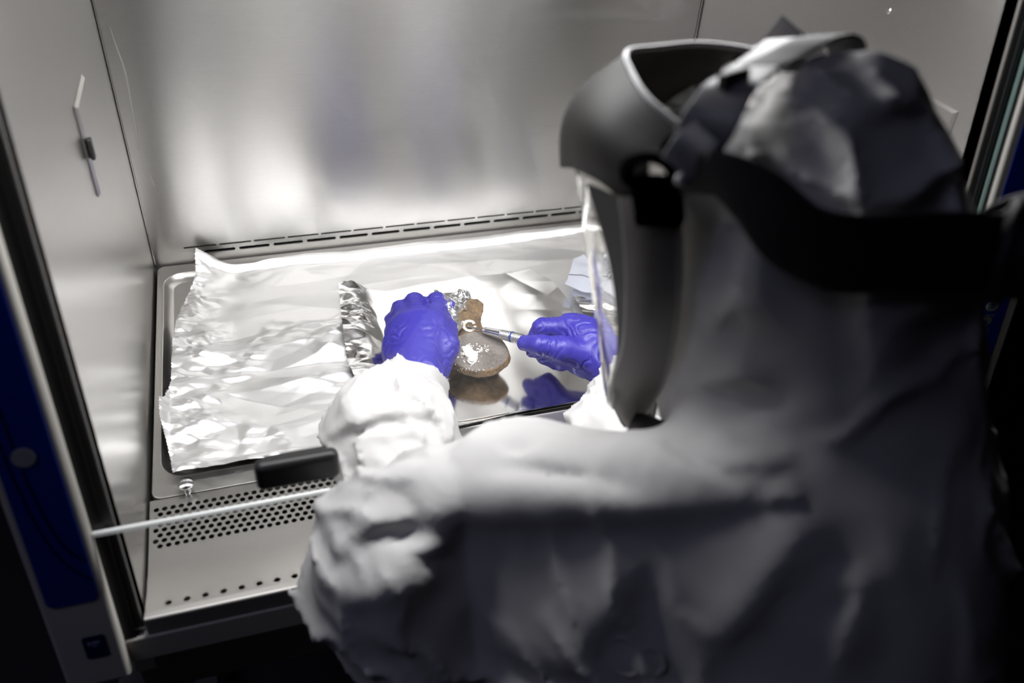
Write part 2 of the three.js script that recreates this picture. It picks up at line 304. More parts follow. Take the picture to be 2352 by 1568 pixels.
{ // perforated front grille running into the arm rest
  const s = new THREE.Shape(); const x0 = XL + .003, x1 = XR - .003, za = .5255, zb = .612;
  s.moveTo(x0, -za); s.lineTo(x1, -za); s.lineTo(x1, -zb); s.lineTo(x0, -zb); s.lineTo(x0, -za);
  const p = .0092, r = .00315;
  for (let j = 0; j < 8; j++) for (let i = 0; i < 98; i++) {
    const x = .0042 + (i + (j % 2) * .5) * p, z = .541 + j * p * .866; if (x > W - .003) continue;
    const h = new THREE.Path(); h.absellipse(x, -z, r, r, 0, Math.PI * 2, true); s.holes.push(h);
  }
  const g = new THREE.ExtrudeGeometry(s, { depth: .0015, bevelEnabled: false, curveSegments: 7 }); g.rotateX(-Math.PI / 2); g.translate(0, -.0015, 0);
  part('front_grille', g, M.grille, cab, 'perforated steel intake grille');
  const rise = z => .010 * Math.pow((z - .612) / .078, 2), prof = []; for (let k = 0; k <= 14; k++) { const z = lerp(.612, .668, k / 14); prof.push([z, rise(z)]); }
  part('arm_rest', thicken(gridGeo(1, 14, (u, v, i, j) => V(lerp(x0, x1, u), prof[j][1], prof[j][0]), (u, v) => [u, v * .06]), -.0015), M.grille, cab, 'smooth steel arm rest');
  const hs = new THREE.Shape(); hs.moveTo(x0, 0); hs.lineTo(x1, 0); hs.lineTo(x1, -.0234); hs.lineTo(x0, -.0234); hs.lineTo(x0, 0);
  for (let i = 0; i < 49; i++) { const h = new THREE.Path(); h.absellipse(.0195 + i * .0184, -.0145, .0036, .0036, 0, Math.PI * 2, true); hs.holes.push(h); }
  const hg = new THREE.ExtrudeGeometry(hs, { depth: .0015, bevelEnabled: false, curveSegments: 7 }), tilt = Math.atan2(.010 - rise(.668), .022); hg.rotateX(-Math.PI / 2); hg.translate(0, -.0015, 0); hg.rotateX(-tilt); hg.translate(0, rise(.668), .668);
  part('arm_rest', hg, M.grille, cab, 'front edge of the arm rest with a row of round holes');
  part('arm_rest_underlay', frameGeo(box(x0, x1, -.010, -.008, 0, .022), V(0, rise(.668), .668), V(1, 0, 0), V(0, Math.cos(tilt), -Math.sin(tilt)), V(0, Math.sin(tilt), Math.cos(tilt))), M.inner, cab);
  const lip = [[.690, .010], [.6975, .0124], [.6993, .0125], [.7006, .0113], [.701, .009], [.701, -.016]];
  part('front_lip', thicken(gridGeo(1, lip.length - 1, (u, v, i, j) => V(lerp(x1, x0, u), lip[j][1], lip[j][0])), .0015), M.lip, cab);
  part('base_panel', rbox(-.082, 1.03, -.052, -.0135, .66, .703, .003), M.white, cab, 'white painted front panel below the grille');
  part('cabinet_floor', mergeGeometries([box(XL - .03, XR + .03, -.175, -.160, -.1, .66), box(XL - .03, XR + .03, -.16, -.03, .645, .66)]), M.stand, cab);
}
// side posts, gaskets and the tilted glass sash
const sashPt = (x, up, out) => V(x, 0, Z0).addScaledVector(SU, up).addScaledVector(SN, out);
function sashBox(x0, x1, u0, u1, o0, o1, r) { const g = r ? rbox(x0, x1, u0, u1, o0, o1, r, 3) : box(x0, x1, u0, u1, o0, o1); return frameGeo(g, V(0, 0, Z0), SX, SU, SN); }
part('gasket', sashBox(XL - .021, XL, -.005, .74, -.018, .004, .002), M.gasket, cab);
part('gasket', sashBox(XR, XR + .021, -.005, .74, -.018, .004, .002), M.gasket, cab);
part('glass_track', sashBox(XL - .0205, XL - .009, -.02, .74, .0042, .0062), M.black, cab);
part('glass_track', sashBox(XR + .009, XR + .0205, -.02, .74, .0042, .0062), M.black, cab);
const postL = part('side_post', sashBox(-.088, -.0265, -.058, .80, -.10, .018, .006), M.white, cab, 'white painted post with blue graphic panel');
const postR = part('side_post', sashBox(.9405, 1.034, -.058, .80, -.10, .018, .006), M.white, cab, 'white painted post with blue control panel');
function decal(w, h, px, draw) {
  const c = document.createElement('canvas'); c.width = Math.round(w * px); c.height = Math.round(h * px); const q = c.getContext('2d'); draw(q, c.width, c.height);
  const t = new THREE.CanvasTexture(c); t.colorSpace = THREE.SRGBColorSpace; return t;
}
function sheetOn(x0, x1, u0, u1, out, th, tex, rough, round = .008) {
  const w = x1 - x0, h = u1 - u0, s = new THREE.Shape(), r = round;
  s.moveTo(r, 0); s.lineTo(w - r, 0); s.absarc(w - r, r, r, -Math.PI / 2, 0, false); s.lineTo(w, h - r); s.absarc(w - r, h - r, r, 0, Math.PI / 2, false); s.lineTo(r, h); s.absarc(r, h - r, r, Math.PI / 2, Math.PI, false); s.lineTo(0, r); s.absarc(r, r, r, Math.PI, Math.PI * 1.5, false);
  const g = new THREE.ExtrudeGeometry(s, { depth: th, bevelEnabled: false, curveSegments: 6 });
  const uv = g.attributes.uv, p = g.attributes.position; for (let i = 0; i < uv.count; i++) uv.setXY(i, p.getX(i) / w, p.getY(i) / h);
  g.translate(x0, u0, out); frameGeo(g, V(0, 0, Z0), SX, SU, SN);
  return [g, std({ map: tex, roughness: rough })];
}
{ // left post: blue graphic with two curved lines, a round sensor and a small square badge
  const tex = decal(.042, .70, 1400, (q, w, h) => {
    q.fillStyle = '#0d2f96'; q.fillRect(0, 0, w, h);
    q.strokeStyle = '#070f45'; q.lineWidth = w * .06;
    for (const o of [0, 1]) { q.beginPath(); q.moveTo(w * (.16 + .20 * o), h * .68); q.bezierCurveTo(w * (.2 + .2 * o), h * .86, w * (.4 + .2 * o), h * (.93 - .015 * o), w * 1.0, h * (.965 - .035 * o)); q.stroke(); }
  });
  const [g, m] = sheetOn(-.080, -.034, .058, .78, .0181, .0012, tex, .3);
  sub('graphic_panel', g, m, postL, 'blue panel with two dark curved lines');
  const c = frameGeo(new THREE.CylinderGeometry(.0095, .0095, .002, 24).rotateX(Math.PI / 2).translate(-.0575, .2345, .0200), V(0, 0, Z0), SX, SU, SN);
  sub('sensor_cap', c, std({ color: lin(.30, .32, .34), roughness: .4 }), postL, 'pale round cap');
  const bt = decal(.022, .026, 6000, (q, w, h) => { q.fillStyle = '#0b1550'; q.fillRect(0, 0, w, h); q.fillStyle = '#9aa2c8'; q.fillRect(w * .2, h * .22, w * .12, h * .16); q.fillRect(w * .36, h * .24, w * .38, h * .10); q.fillRect(w * .36, h * .40, w * .26, h * .05); });
  const [g2, m2] = sheetOn(-.061, -.040, -.018, .012, .0181, .0008, bt, .35, .003);
  sub('badge', g2, m2, postL, 'small dark blue square badge');
}
{ // right post: control panel with oval buttons
  const up = (u, v) => { const P = PLANE(u, v, SN, SN.z * Z0 + .0195); return [P.x, P.clone().sub(V(0, 0, Z0)).dot(SU)]; };
  const B = [[2338, 457, 'fan', '#1c54c8', 'Blower'], [2332, 498, 'bulb', '#1c54c8', 'Light'], [2292, 664, 'ok', '#8f938e', 'OK/Mute'], [2279, 702, 'menu', '#8f938e', 'Menu'], [2262, 737, 'up', '#8f938e', 'Cancel']].map(b => [...b, ...up(b[0], b[1])]);
  const x0 = .9535, x1 = 1.0145, u0 = .115, u1 = .78;
  const tex = decal(x1 - x0, u1 - u0, 2200, (q, w, h) => {
    q.fillStyle = '#0b2c9a'; q.fillRect(0, 0, w, h);
    q.fillStyle = '#cfd6ea'; q.textAlign = 'center'; q.font = `italic ${Math.round(.0062 * 2200)}px sans-serif`;
    for (const [, , , , name, x, u] of B) q.fillText(name, (x - x0 + .001) * 2200, h - (u - u0 - .0155) * 2200);
  });
  const [g, m] = sheetOn(x0, x1, u0, u1, .0181, .0012, tex, .3);
  sub('control_panel', g, m, postR, 'blue control panel');
  for (const [, , icon, col, , x, u] of B) {
    const t = decal(.02, .014, 5000, (q, w, h) => {
      q.fillStyle = col; q.fillRect(0, 0, w, h); q.fillStyle = q.strokeStyle = icon === 'fan' || icon === 'bulb' ? '#dfe8ff' : '#16307c'; q.lineWidth = 3;
      q.translate(w / 2, h / 2);
      if (icon === 'fan') for (let k = 0; k < 4; k++) { q.rotate(Math.PI / 2); q.beginPath(); q.ellipse(9, -6, 9, 6, .5, 0, 6.3); q.fill(); }
      if (icon === 'bulb') { q.beginPath(); q.arc(0, -6, 10, 0, 6.3); q.fill(); q.fillRect(-4, 2, 8, 14); }
      if (icon === 'menu') { q.fillRect(-16, -14, 32, 28); q.fillStyle = col; q.fillRect(-10, -4, 12, 12); }
      if (icon === 'up') { q.beginPath(); q.moveTo(0, -14); q.lineTo(20, 12); q.lineTo(-20, 12); q.fill(); }
      if (icon === 'ok') { q.beginPath(); q.arc(0, 0, 9, 0, 6.3); q.fill(); }
    });
    const g3 = new THREE.CylinderGeometry(1, 1.05, 1, 28).rotateX(Math.PI / 2); const p = g3.attributes.position, uv = g3.attributes.uv; for (let i = 0; i < uv.count; i++) uv.setXY(i, .5 + p.getX(i) * .5, .5 + p.getY(i) * .5);
    g3.scale(.0088, .0066, .002).translate(x, u, .0202); frameGeo(g3, V(0, 0, Z0), SX, SU, SN);
    sub('button', g3, std({ map: t, roughness: .35 }), postR);
  }
}
const GB = .127 / SU.y - .0, GO = .0105;   // bottom edge of the glass along the sash, and its distance before the panel edges
{
  const g = frameGeo(new THREE.PlaneGeometry(.964, .585).translate(.4565, GB + .005 + .2925, GO), V(0, 0, Z0), SX, SU, SN);
  const sash = part('sash_glass', g, M.glass, cab, 'clear sliding glass sash');
  sub('glass_edge', sashBox(-.0255, .927, GB + .0006, GB + .0042, GO - .0022, GO + .0022), M.litGlassEdge, sash, 'bottom edge of the glass, light carried through it painted as white');
  sub('glass_edge', sashBox(.936, .9385, GB + .005, GB + .585, GO - .0028, GO + .0028), phy({ color: lin(.07, .10, .092), roughness: .2 }), sash, 'greenish side edge of the glass');
  const hc = PLANE(684, 1077, SN, SN.z * Z0 + GO + .020), hu = hc.clone().sub(V(0, 0, Z0)).dot(SU);
  sub('handle', sashBox(hc.x - .0395, hc.x + .0395, hu - .0155, hu + .0155, GO + .010, GO + .028, .0075), M.black, sash, 'black rounded pull handle');
  sub('handle_mount', sashBox(hc.x - .03, hc.x + .03, hu - .008, hu + .008, GO + .0005, GO + .012), M.black, sash);
}
{ // top: diffuser ceiling, lamp and front canopy
  part('air_diffuser', box(XL - .02, XR + .02, TOP, TOP + .02, -.05, .60), M.ceiling, cab, 'steel air supply panel above the work space');
  part('front_canopy', mergeGeometries([sashBox(-.0265, .9405, .665, .84, -.02, .018), box(-.088, 1.034, .83, .86, -.1, .70)]), M.white, cab);
  part('outer_shell', mergeGeometries([box(-.088, XL - .021, -.09, .83, -.12, .60), box(XR + .021, 1.034, -.09, .83, -.12, .60), box(-.088, 1.034, -.09, .83, -.13, -.101)]), M.white, cab);
  part('lamp_tube', new THREE.CylinderGeometry(.013, .013, .82, 16).rotateZ(Math.PI / 2).translate(.4575, .672, .548), std({ color: 0xffffff, emissive: lin(3, 2.9, 2.7) }), cab, 'glowing fluorescent tube');
  for (const x of [.04, .875]) part('lamp_socket', rbox(x - .008, x + .008, .655, .70, .531, .565, .003), M.white, cab);
  for (const [x, z] of [[-.04, .03], [.95, .03], [-.04, .64], [.95, .64]]) part('stand_leg', rbox(x - .03, x + .03, FLOOR, -.175, z - .03, z + .03, .004), M.stand, cab);
  for (const x of [-.04, .95]) part('stand_rail', rbox(x - .02, x + .02, FLOOR + .08, FLOOR + .12, .06, .61, .004), M.stand, cab);
}

// ------------------------------------------------------------------ the work tray
function rrect(x0, x1, z0, z1, r, y, n = 8) {
  const o = []; const c = [[x1 - r, z1 - r, 0], [x0 + r, z1 - r, 1], [x0 + r, z0 + r, 2], [x1 - r, z0 + r, 3]];
  for (const [cx, cz, q] of c) for (let k = 0; k <= n; k++) { const a = (q + k / n) * Math.PI / 2; o.push(V(cx + r * Math.cos(a), y, cz + r * Math.sin(a))); }
  o.push(o[0].clone()); return o;
}
const TR = { x0: -.0015, x1: .9145, z0: .004, z1: .5235 };
const tray = thing('work_tray', 'recessed stainless steel work tray lined with foil', 'tray', V(.4575, -.02, .26));
{
  const rows = [], R = (ix, ib, iff, y, r) => rows.push(rrect(TR.x0 + ix, TR.x1 - ix, TR.z0 + ib, TR.z1 - iff, r, y));
  R(0, 0, 0, -.02, .012); R(0, 0, 0, -.0008, .012); R(.0008, .0008, .0008, 0, .012);
  R(.008, .024, .028, 0, .032); R(.0095, .0255, .0295, .0012, .031); R(.0112, .0272, .0312, .0006, .030); R(.014, .030, .034, -.0045, .028); R(.019, .035, .039, -.0085, .024); R(.024, .040, .044, -.0095, .02);
  const m = rows[0].length - 1, g = gridGeo(m, rows.length - 1, (u, v, i, j) => rows[j][i], (u, v) => [0, 0]);
  const uv = g.attributes.uv, p = g.attributes.position; for (let i = 0; i < uv.count; i++) uv.setXY(i, p.getX(i), p.getZ(i));
  g.index.array.reverse(); g.computeVertexNormals();
  part('rim', g, M.tray, tray);
  part('basin', box(TR.x0 + .022, TR.x1 - .022, -.0115, -.0095, TR.z0 + .038, TR.z1 - .042), M.tray, tray);
  // small round lift knob at the front corner
  const kb = PY(432, 1131, 0), kt = PY(424, 1106, .018);
  const kn = part('lift_knob', lathe([[.0001, 0], [.0045, 0], [.0042, .004], [.003, .007], [.003, .012], [.0082, .013], [.0092, .0155], [.0086, .0175], [.004, .0195], [.0001, .0199]], kb, kb.clone().add(V(0, 1, 0))), M.chrome, tray, 'shiny round knob');
  void kt, kn;
  part('stamp', box(.0945, .1045, 0, .0003, .5005, .5045), M.chrome, tray);
}

// ------------------------------------------------------------------ aluminium foil
function polyAt(pts) { // arc-length parameter on a polyline of Vector3
  const L = [0]; for (let i = 1; i < pts.length; i++) L.push(L[i - 1] + pts[i].distanceTo(pts[i - 1]));
  return t => { const d = t * L[L.length - 1]; let i = 1; while (i < pts.length - 1 && L[i] < d) i++; const f = (d - L[i - 1]) / (L[i] - L[i - 1] || 1); return pts[i - 1].clone().lerp(pts[i], clamp(f, 0, 1)); };
}
function coons(Lf, Rf, Bf, Ff) { // left, right (back to front), back, front (left to right)
  const p00 = Lf(0), p01 = Lf(1), p10 = Rf(0), p11 = Rf(1);
  return (s, t) => {
    const a = Lf(t).multiplyScalar(1 - s).addScaledVector(Rf(t), s), b = Bf(s).multiplyScalar(1 - t).addScaledVector(Ff(s), t);
    const c = p00.clone().multiplyScalar((1 - s) * (1 - t)).addScaledVector(p10, s * (1 - t)).addScaledVector(p01, (1 - s) * t).addScaledVector(p11, s * t);
    return a.add(b).sub(c);
  };
}
function creaser(seed, n, f0, f1, lean) { // folded waves in many directions
  const r = rng(seed), w = [];
  for (let i = 0; i < n; i++) { const f = f0 * Math.pow(f1 / f0, i / Math.max(1, n - 1)), a = lean[0] + (r() - .5) * lean[1]; w.push([Math.cos(a) * f, Math.sin(a) * f, r() * 10, 1 / f]); }
  return (x, z) => { let h = 0; for (let i = 0; i < w.length; i++) { const [a, b, p, A] = w[i]; const q = nz(x * 7 + i * 3.1, z * 7, p); const g = Math.max(0, nz(x * 5 - p, z * 5 + p, i * 1.7) + .12) * 1.9; h += A * g * tri(a * x + b * z + p + q * 1.3); } return h; };
}
function facets(seed, sx, sz, pow, turn) { // crumpled sheet: flat facets between random heights on a bent triangle lattice
  const hash = (i, j) => { let h = Math.imul(i * 374761393 + j * 668265263 + seed * 1442695, 1274126177); h = Math.imul(h ^ (h >>> 13), 1274126177); const v = ((h ^ (h >>> 16)) >>> 0) / 4294967296; return Math.pow(v, pow); };
  const c = Math.cos(turn), q = Math.sin(turn), m = Math.min(sx, sz);
  return (x, z) => {
    const wx = x + .28 * m * nz(x / m * .33, z / m * .33, seed), wz = z + .28 * m * nz(x / m * .33 + 9, z / m * .33, seed + 5);
    const u = (wx * c + wz * q) / sx, v = (wz * c - wx * q) / sz, t = (u + v) * .366025, U = u + t, Vv = v + t, i = Math.floor(U), j = Math.floor(Vv), a = U - i, b = Vv - j;
    return a > b ? (1 - a) * hash(i, j) + (a - b) * hash(i + 1, j) + b * hash(i + 1, j + 1) : (1 - b) * hash(i, j) + (b - a) * hash(i, j + 1) + a * hash(i + 1, j + 1);
  };
}
const fA1 = facets(11, .16, .060, 1.6, .10), fA2 = facets(12, .060, .026, 2.4, -.15), fA3 = facets(13, .022, .012, 2.0, .2), fA4 = facets(14, .0085, .006, 1.5, .4);
const inTray = (x, z) => smooth(TR.x0 + .010, TR.x0 + .024, x) * smooth(TR.z0 + .027, TR.z0 + .042, z) * (1 - smooth(TR.z1 - .046, TR.z1 - .032, z));
const baseY = (x, z) => lerp(.0022, -.0088, inTray(x, z));
function yA(x, z) {
  const left = 1 - smooth(.050, .115, x + .02 * nz(z * 30, 1, 1)), back = 1 - smooth(.12, .24, z), under = smooth(.29, .33, x) * smooth(.12, .16, z);
  const patch = smooth(.05, .30, nz(x * 11 + 4, z * 11, 2)), open = (1 - under) * (1 - .75 * back);
  const h = (.017 * fA1(x, z)) * (1 - .85 * under) * (1 - .5 * back) + .0115 * fA2(x, z) * open * (.35 + .65 * Math.max(patch, left)) + (.0062 * fA3(x, z)) * Math.max(left, .55 * patch * open) + .0030 * fA4(x, z) * left * smooth(-.1, .2, nz(x * 14, z * 14, 8));
  const curl = .034 * (1 - smooth(.0, .07, x - .055)) * (1 - smooth(.0, .08, z - .012)); // raised back left corner
  return baseY(x, z) + .0006 + h + curl + .004 * left;
}
const flat = (u, v, y = 0) => PY(u, v, y);
function foilSheet(name, label, mat, bounds, yf, nu, nv, jag) {
  const c = coons(...bounds.map(polyAt));
  const g = gridGeo(nu, nv, (s, t, i, j) => {
    const p = c(s, t);
    if (jag && (i === 0 || i === nu)) { p.x += (((j * 7) % 3) - 1) * .0005; }
    p.y = yf(p.x, p.z, s, t); return p;
  });
  const m = mesh(name, thicken(g, -.00012), mat, scene); m.userData = { label, category: 'foil' }; return m;
}
const A_left = [[452, 582, .03], [446, 625, .02], [441, 650, .01], [415, 705, .004], [401, 770, .003], [398, 830, .003], [393, 900, 0], [374, 945, 0], [375, 985, 0], [387, 1030, 0], [399, 1085, 0], [405, 1114, 0]].map(a => flat(...a));
const A_back = [[452, 582, .03], [500, 594, .02], [590, 606, .004], [700, 592, .002], [1000, 556, .002], [1325, 520, .002], [1560, 500, .002]].map(a => flat(...a));
const A_front = [[405, 1114, 0], [470, 1100, 0], [585, 1080, 0], [800, 1035, 0], [1050, 985, 0], [1400, 907, 0], [1560, 872, 0]].map(a => flat(...a));
const A_right = [A_back[A_back.length - 1], A_front[A_front.length - 1]];
foilSheet('foil_sheet', 'large crumpled aluminium foil sheet lining the whole steel tray', M.foil, [A_left, A_right, A_back, A_front], yA, 420, 300, true);
// second sheet, shinier, lying under the hands
const fB1 = facets(31, .10, .055, 1.8, .5), fB2 = facets(32, .030, .020, 1.8, .1), fB3 = facets(33, .012, .009, 1.5, .3);
function yB(x, z, s, t) {
  const left = 1 - smooth(.06, .17, s), right = smooth(.72, .88, s), bk = (1 - smooth(.05, .16, t)) * smooth(.3, .5, s);
  const h = .0045 * fB1(x, z) * (.12 + .9 * Math.max(right, bk)) + .0075 * fB2(x, z) * left + .003 * fB3(x, z) * left * smooth(0, .3, nz(x * 18, z * 18, 5)) + .0016 * nz(x * 16, 4, z * 10) + .0022 * nz(x * 7, 9, z * 5) + .0016;
  const curl = .012 * (1 - smooth(0, .16, s)) * (1 - smooth(0, .22, t));
  return Math.max(yA(x, z), baseY(x, z) + .003) + .0016 + Math.max(0, h) + .002 * left + curl;
}
const B_left = [[778, 650, .012], [783, 710, .004], [790, 780, 0], [799, 835, 0], [812, 868, 0], [850, 960, 0], [880, 1020, 0]].map(a => flat(...a));
const B_back = [[778, 650, .012], [830, 653, .008], [888, 661, .004], [980, 648, 0], [1190, 622, 0], [1216, 612, .004]].map(a => flat(...a));
const B_right = [[1216, 612, .004], [1262, 640, 0], [1300, 680, 0], [1322, 722, 0], [1390, 800, 0], [1440, 895, 0]].map(a => flat(...a));
const B_front = [[880, 1020, 0], [1050, 988, 0], [1200, 955, 0], [1440, 895, 0]].map(a => flat(...a));
foilSheet('foil_sheet', 'smooth shiny foil sheet under the bone fragment and gloved hands', M.foilShiny, [B_left, B_right, B_back, B_front], yB, 260, 220, true);
// third sheet, rucked, at the right side behind the visor
const fC1 = facets(41, .10, .028, 1.7, .3), fC2 = facets(42, .035, .012, 1.8, .35);
function yC(x, z) { return Math.max(yA(x, z), baseY(x, z) + .004) + .006 + .016 * fC1(x, z) + .007 * fC2(x, z); }
const C_left = [[1335, 640], [1310, 690], [1345, 740], [1392, 815]].map(a => flat(...a));
const C_right = [[1640, 590], [1640, 760]].map(a => flat(...a));
foilSheet('foil_sheet', 'loosely rucked foil sheet beside the grey plastic bag', M.foilShiny, [C_left, C_right, [C_left[0], C_right[0]], [C_left[3], C_right[1]]], yC, 120, 100, true);

// ------------------------------------------------------------------ grey plastic bag and clear vial on the foil
{
  const c = coons(...[[[1318, 594], [1304, 640], [1296, 655]], [[1400, 600], [1420, 640], [1425, 690]], [[1318, 594], [1340, 590], [1360, 606], [1375, 585], [1400, 600]], [[1296, 655], [1340, 668], [1425, 690]]].map(q => polyAt(q.map(a => flat(...a, .02)))));
  const g = gridGeo(40, 40, (s, t) => { const p = c(s, t); p.y = Math.max(yA(p.x, p.z), -.002) + .024 + .006 * nz(p.x * 30, p.z * 30, 2) + .012 * s * (1 - t); return p; });
  const b = thing('plastic_bag', 'grey translucent plastic bag with a dark zip line on the foil', 'bag', flat(1350, 640, 0));
  part('pouch', thicken(g, -.0003), M.bag, b);
  const z = []; for (let k = 0; k <= 8; k++) { const p = c(k / 8, .62); p.y = Math.max(yA(p.x, p.z), -.002) + .0246 + .006 * nz(p.x * 30, p.z * 30, 2) + .012 * k / 8 * .38; z.push(p); }
  part('zip_seal', tube(z, .0006, 30, 5), M.black, b, 'dark zip line');
  const v0 = flat(1372, 598, .034), v1 = flat(1402, 660, .034);
  v0.y = yC(v0.x, v0.z) + .022; v1.y = yC(v1.x, v1.z) + .022;
  const v = thing('vial', 'small clear ribbed plastic vial lying behind the visor', 'vial', v0.clone());
  const pr = [[.0001, 0], [.006, 0]]; for (let k = 0; k < 5; k++) pr.push([.006, .006 + k * .008], [.0072, .008 + k * .008], [.006, .010 + k * .008]); pr.push([.004, .050], [.0001, .052]);
  part('tube_body', lathe(pr, v0, v1, 20), M.clear, v);
  part('cap', lathe([[.0001, -.008], [.0078, -.008], [.0078, .0], [.0001, .0005]], v0, v1, 20), phy({ color: lin(.85, .88, .9), roughness: .3, transmission: .3, thickness: 0 }), v);
}

// ------------------------------------------------------------------ the bone fragment
function hit(f, u, v, t0 = .9) { const d = ray(u, v), n = d.length(); let t = t0; for (let i = 0; i < 200; i++) { const p = CAM.clone().addScaledVector(d, t), s = f(p.x, p.y, p.z); if (s < .0002) return p; t += s * .7 / n; if (t > 2) break; } return null; }
function grad(f, p) { const e = .001; return V(f(p.x + e, p.y, p.z) - f(p.x - e, p.y, p.z), f(p.x, p.y + e, p.z) - f(p.x, p.y - e, p.z), f(p.x, p.y, p.z + e) - f(p.x, p.y, p.z - e)).normalize(); }
const BC = PY(1098, 812, .030), bN = V(-.02, .985, .17).normalize(), bX = V(.96, 0, .28), bZ = V(0, 0, 0).crossVectors(bX, bN).normalize(); bX.crossVectors(bN, bZ).normalize();
const nkX = V(.955, 0, .297).normalize(), nkD = V(-.05, .82, -.57); nkD.addScaledVector(nkX, -nkD.dot(nkX)).normalize();
const nkN = nkX.clone().cross(nkD).normalize(), nkO = PY(1085, 772, .036);
const neckPoly = [[1030, 800], [1036, 775], [1046, 745], [1058, 716], [1070, 697], [1082, 687], [1097, 689], [1110, 699], [1110, 712], [1106, 724], [1104, 740], [1108, 752], [1120, 762], [1148, 772], [1150, 800]].map(([u, v]) => { const P = PLANE(u, v, nkN, nkN.dot(nkO)).sub(nkO); return [P.dot(nkX), P.dot(nkD)]; });
function polyDist(px, py) { let d = 1e9, s = 1; const v = neckPoly, n = v.length; for (let i = 0, j = n - 1; i < n; j = i++) { const ex = v[j][0] - v[i][0], ey = v[j][1] - v[i][1], wx = px - v[i][0], wy = py - v[i][1], t = clamp((wx * ex + wy * ey) / (ex * ex + ey * ey), 0, 1), bx = wx - ex * t, by = wy - ey * t; d = Math.min(d, bx * bx + by * by); const c1 = py >= v[i][1], c2 = py < v[j][1], c3 = ex * wy > ey * wx; if ((c1 && c2 && c3) || (!c1 && !c2 && !c3)) s = -s; } return s * Math.sqrt(d); }
function neckA(x, y, z) {
  const px = x - nkO.x, py = y - nkO.y, pz = z - nkO.z, a = px * nkX.x + py * nkX.y + pz * nkX.z, b = px * nkD.x + py * nkD.y + pz * nkD.z, c = px * nkN.x + py * nkN.y + pz * nkN.z;
  const q = polyDist(a, b) + .0012 * nz(x * 130, y * 130, z * 130) + .0008 * nz(x * 330, y * 330, z * 330), hollow = .0035 * Math.exp(-a * a / .0003), h = Math.abs(c + .009 + hollow * .5) - .008 + hollow * .5, r = .0022;
  return Math.min(Math.max(q + r, h + r), 0) + Math.hypot(Math.max(q + r, 0), Math.max(h + r, 0)) - r;
}
const stub = cone(BC.clone().addScaledVector(bN, -.008).addScaledVector(bZ, .012), V(BC.x, .012, BC.z - .022), .020, .014);
function boneF(x, y, z) {
  const px = x - BC.x, py = y - BC.y, pz = z - BC.z, a = px * bX.x + py * bX.y + pz * bX.z, b = px * bZ.x + py * bZ.y + pz * bZ.z, c = px * bN.x + py * bN.y + pz * bN.z;
  const an = Math.atan2(b, a), rr = .0440 + .0018 * nz(Math.cos(an) * 2, Math.sin(an) * 2, 4) + .0011 * nz(x * 260, y * 260, z * 260);
  const q = Math.sqrt(a * a + (b / .88) * (b / .88)) - rr - .003 * smooth(.004, -.004, c), h = Math.abs(c - .001) - .0055 - .0004 * nz(x * 220, 3, z * 220);
  const disc = Math.min(Math.max(q + .003, h + .003), 0) + Math.hypot(Math.max(q + .003, 0), Math.max(h + .003, 0)) - .003;
  let d = smin(disc, stub(x, y, z), .012);
  const n = neckA(x, y, z) + .0006 * nz(x * 200, y * 200, z * 200);
  return smin(d, n, .006);
}
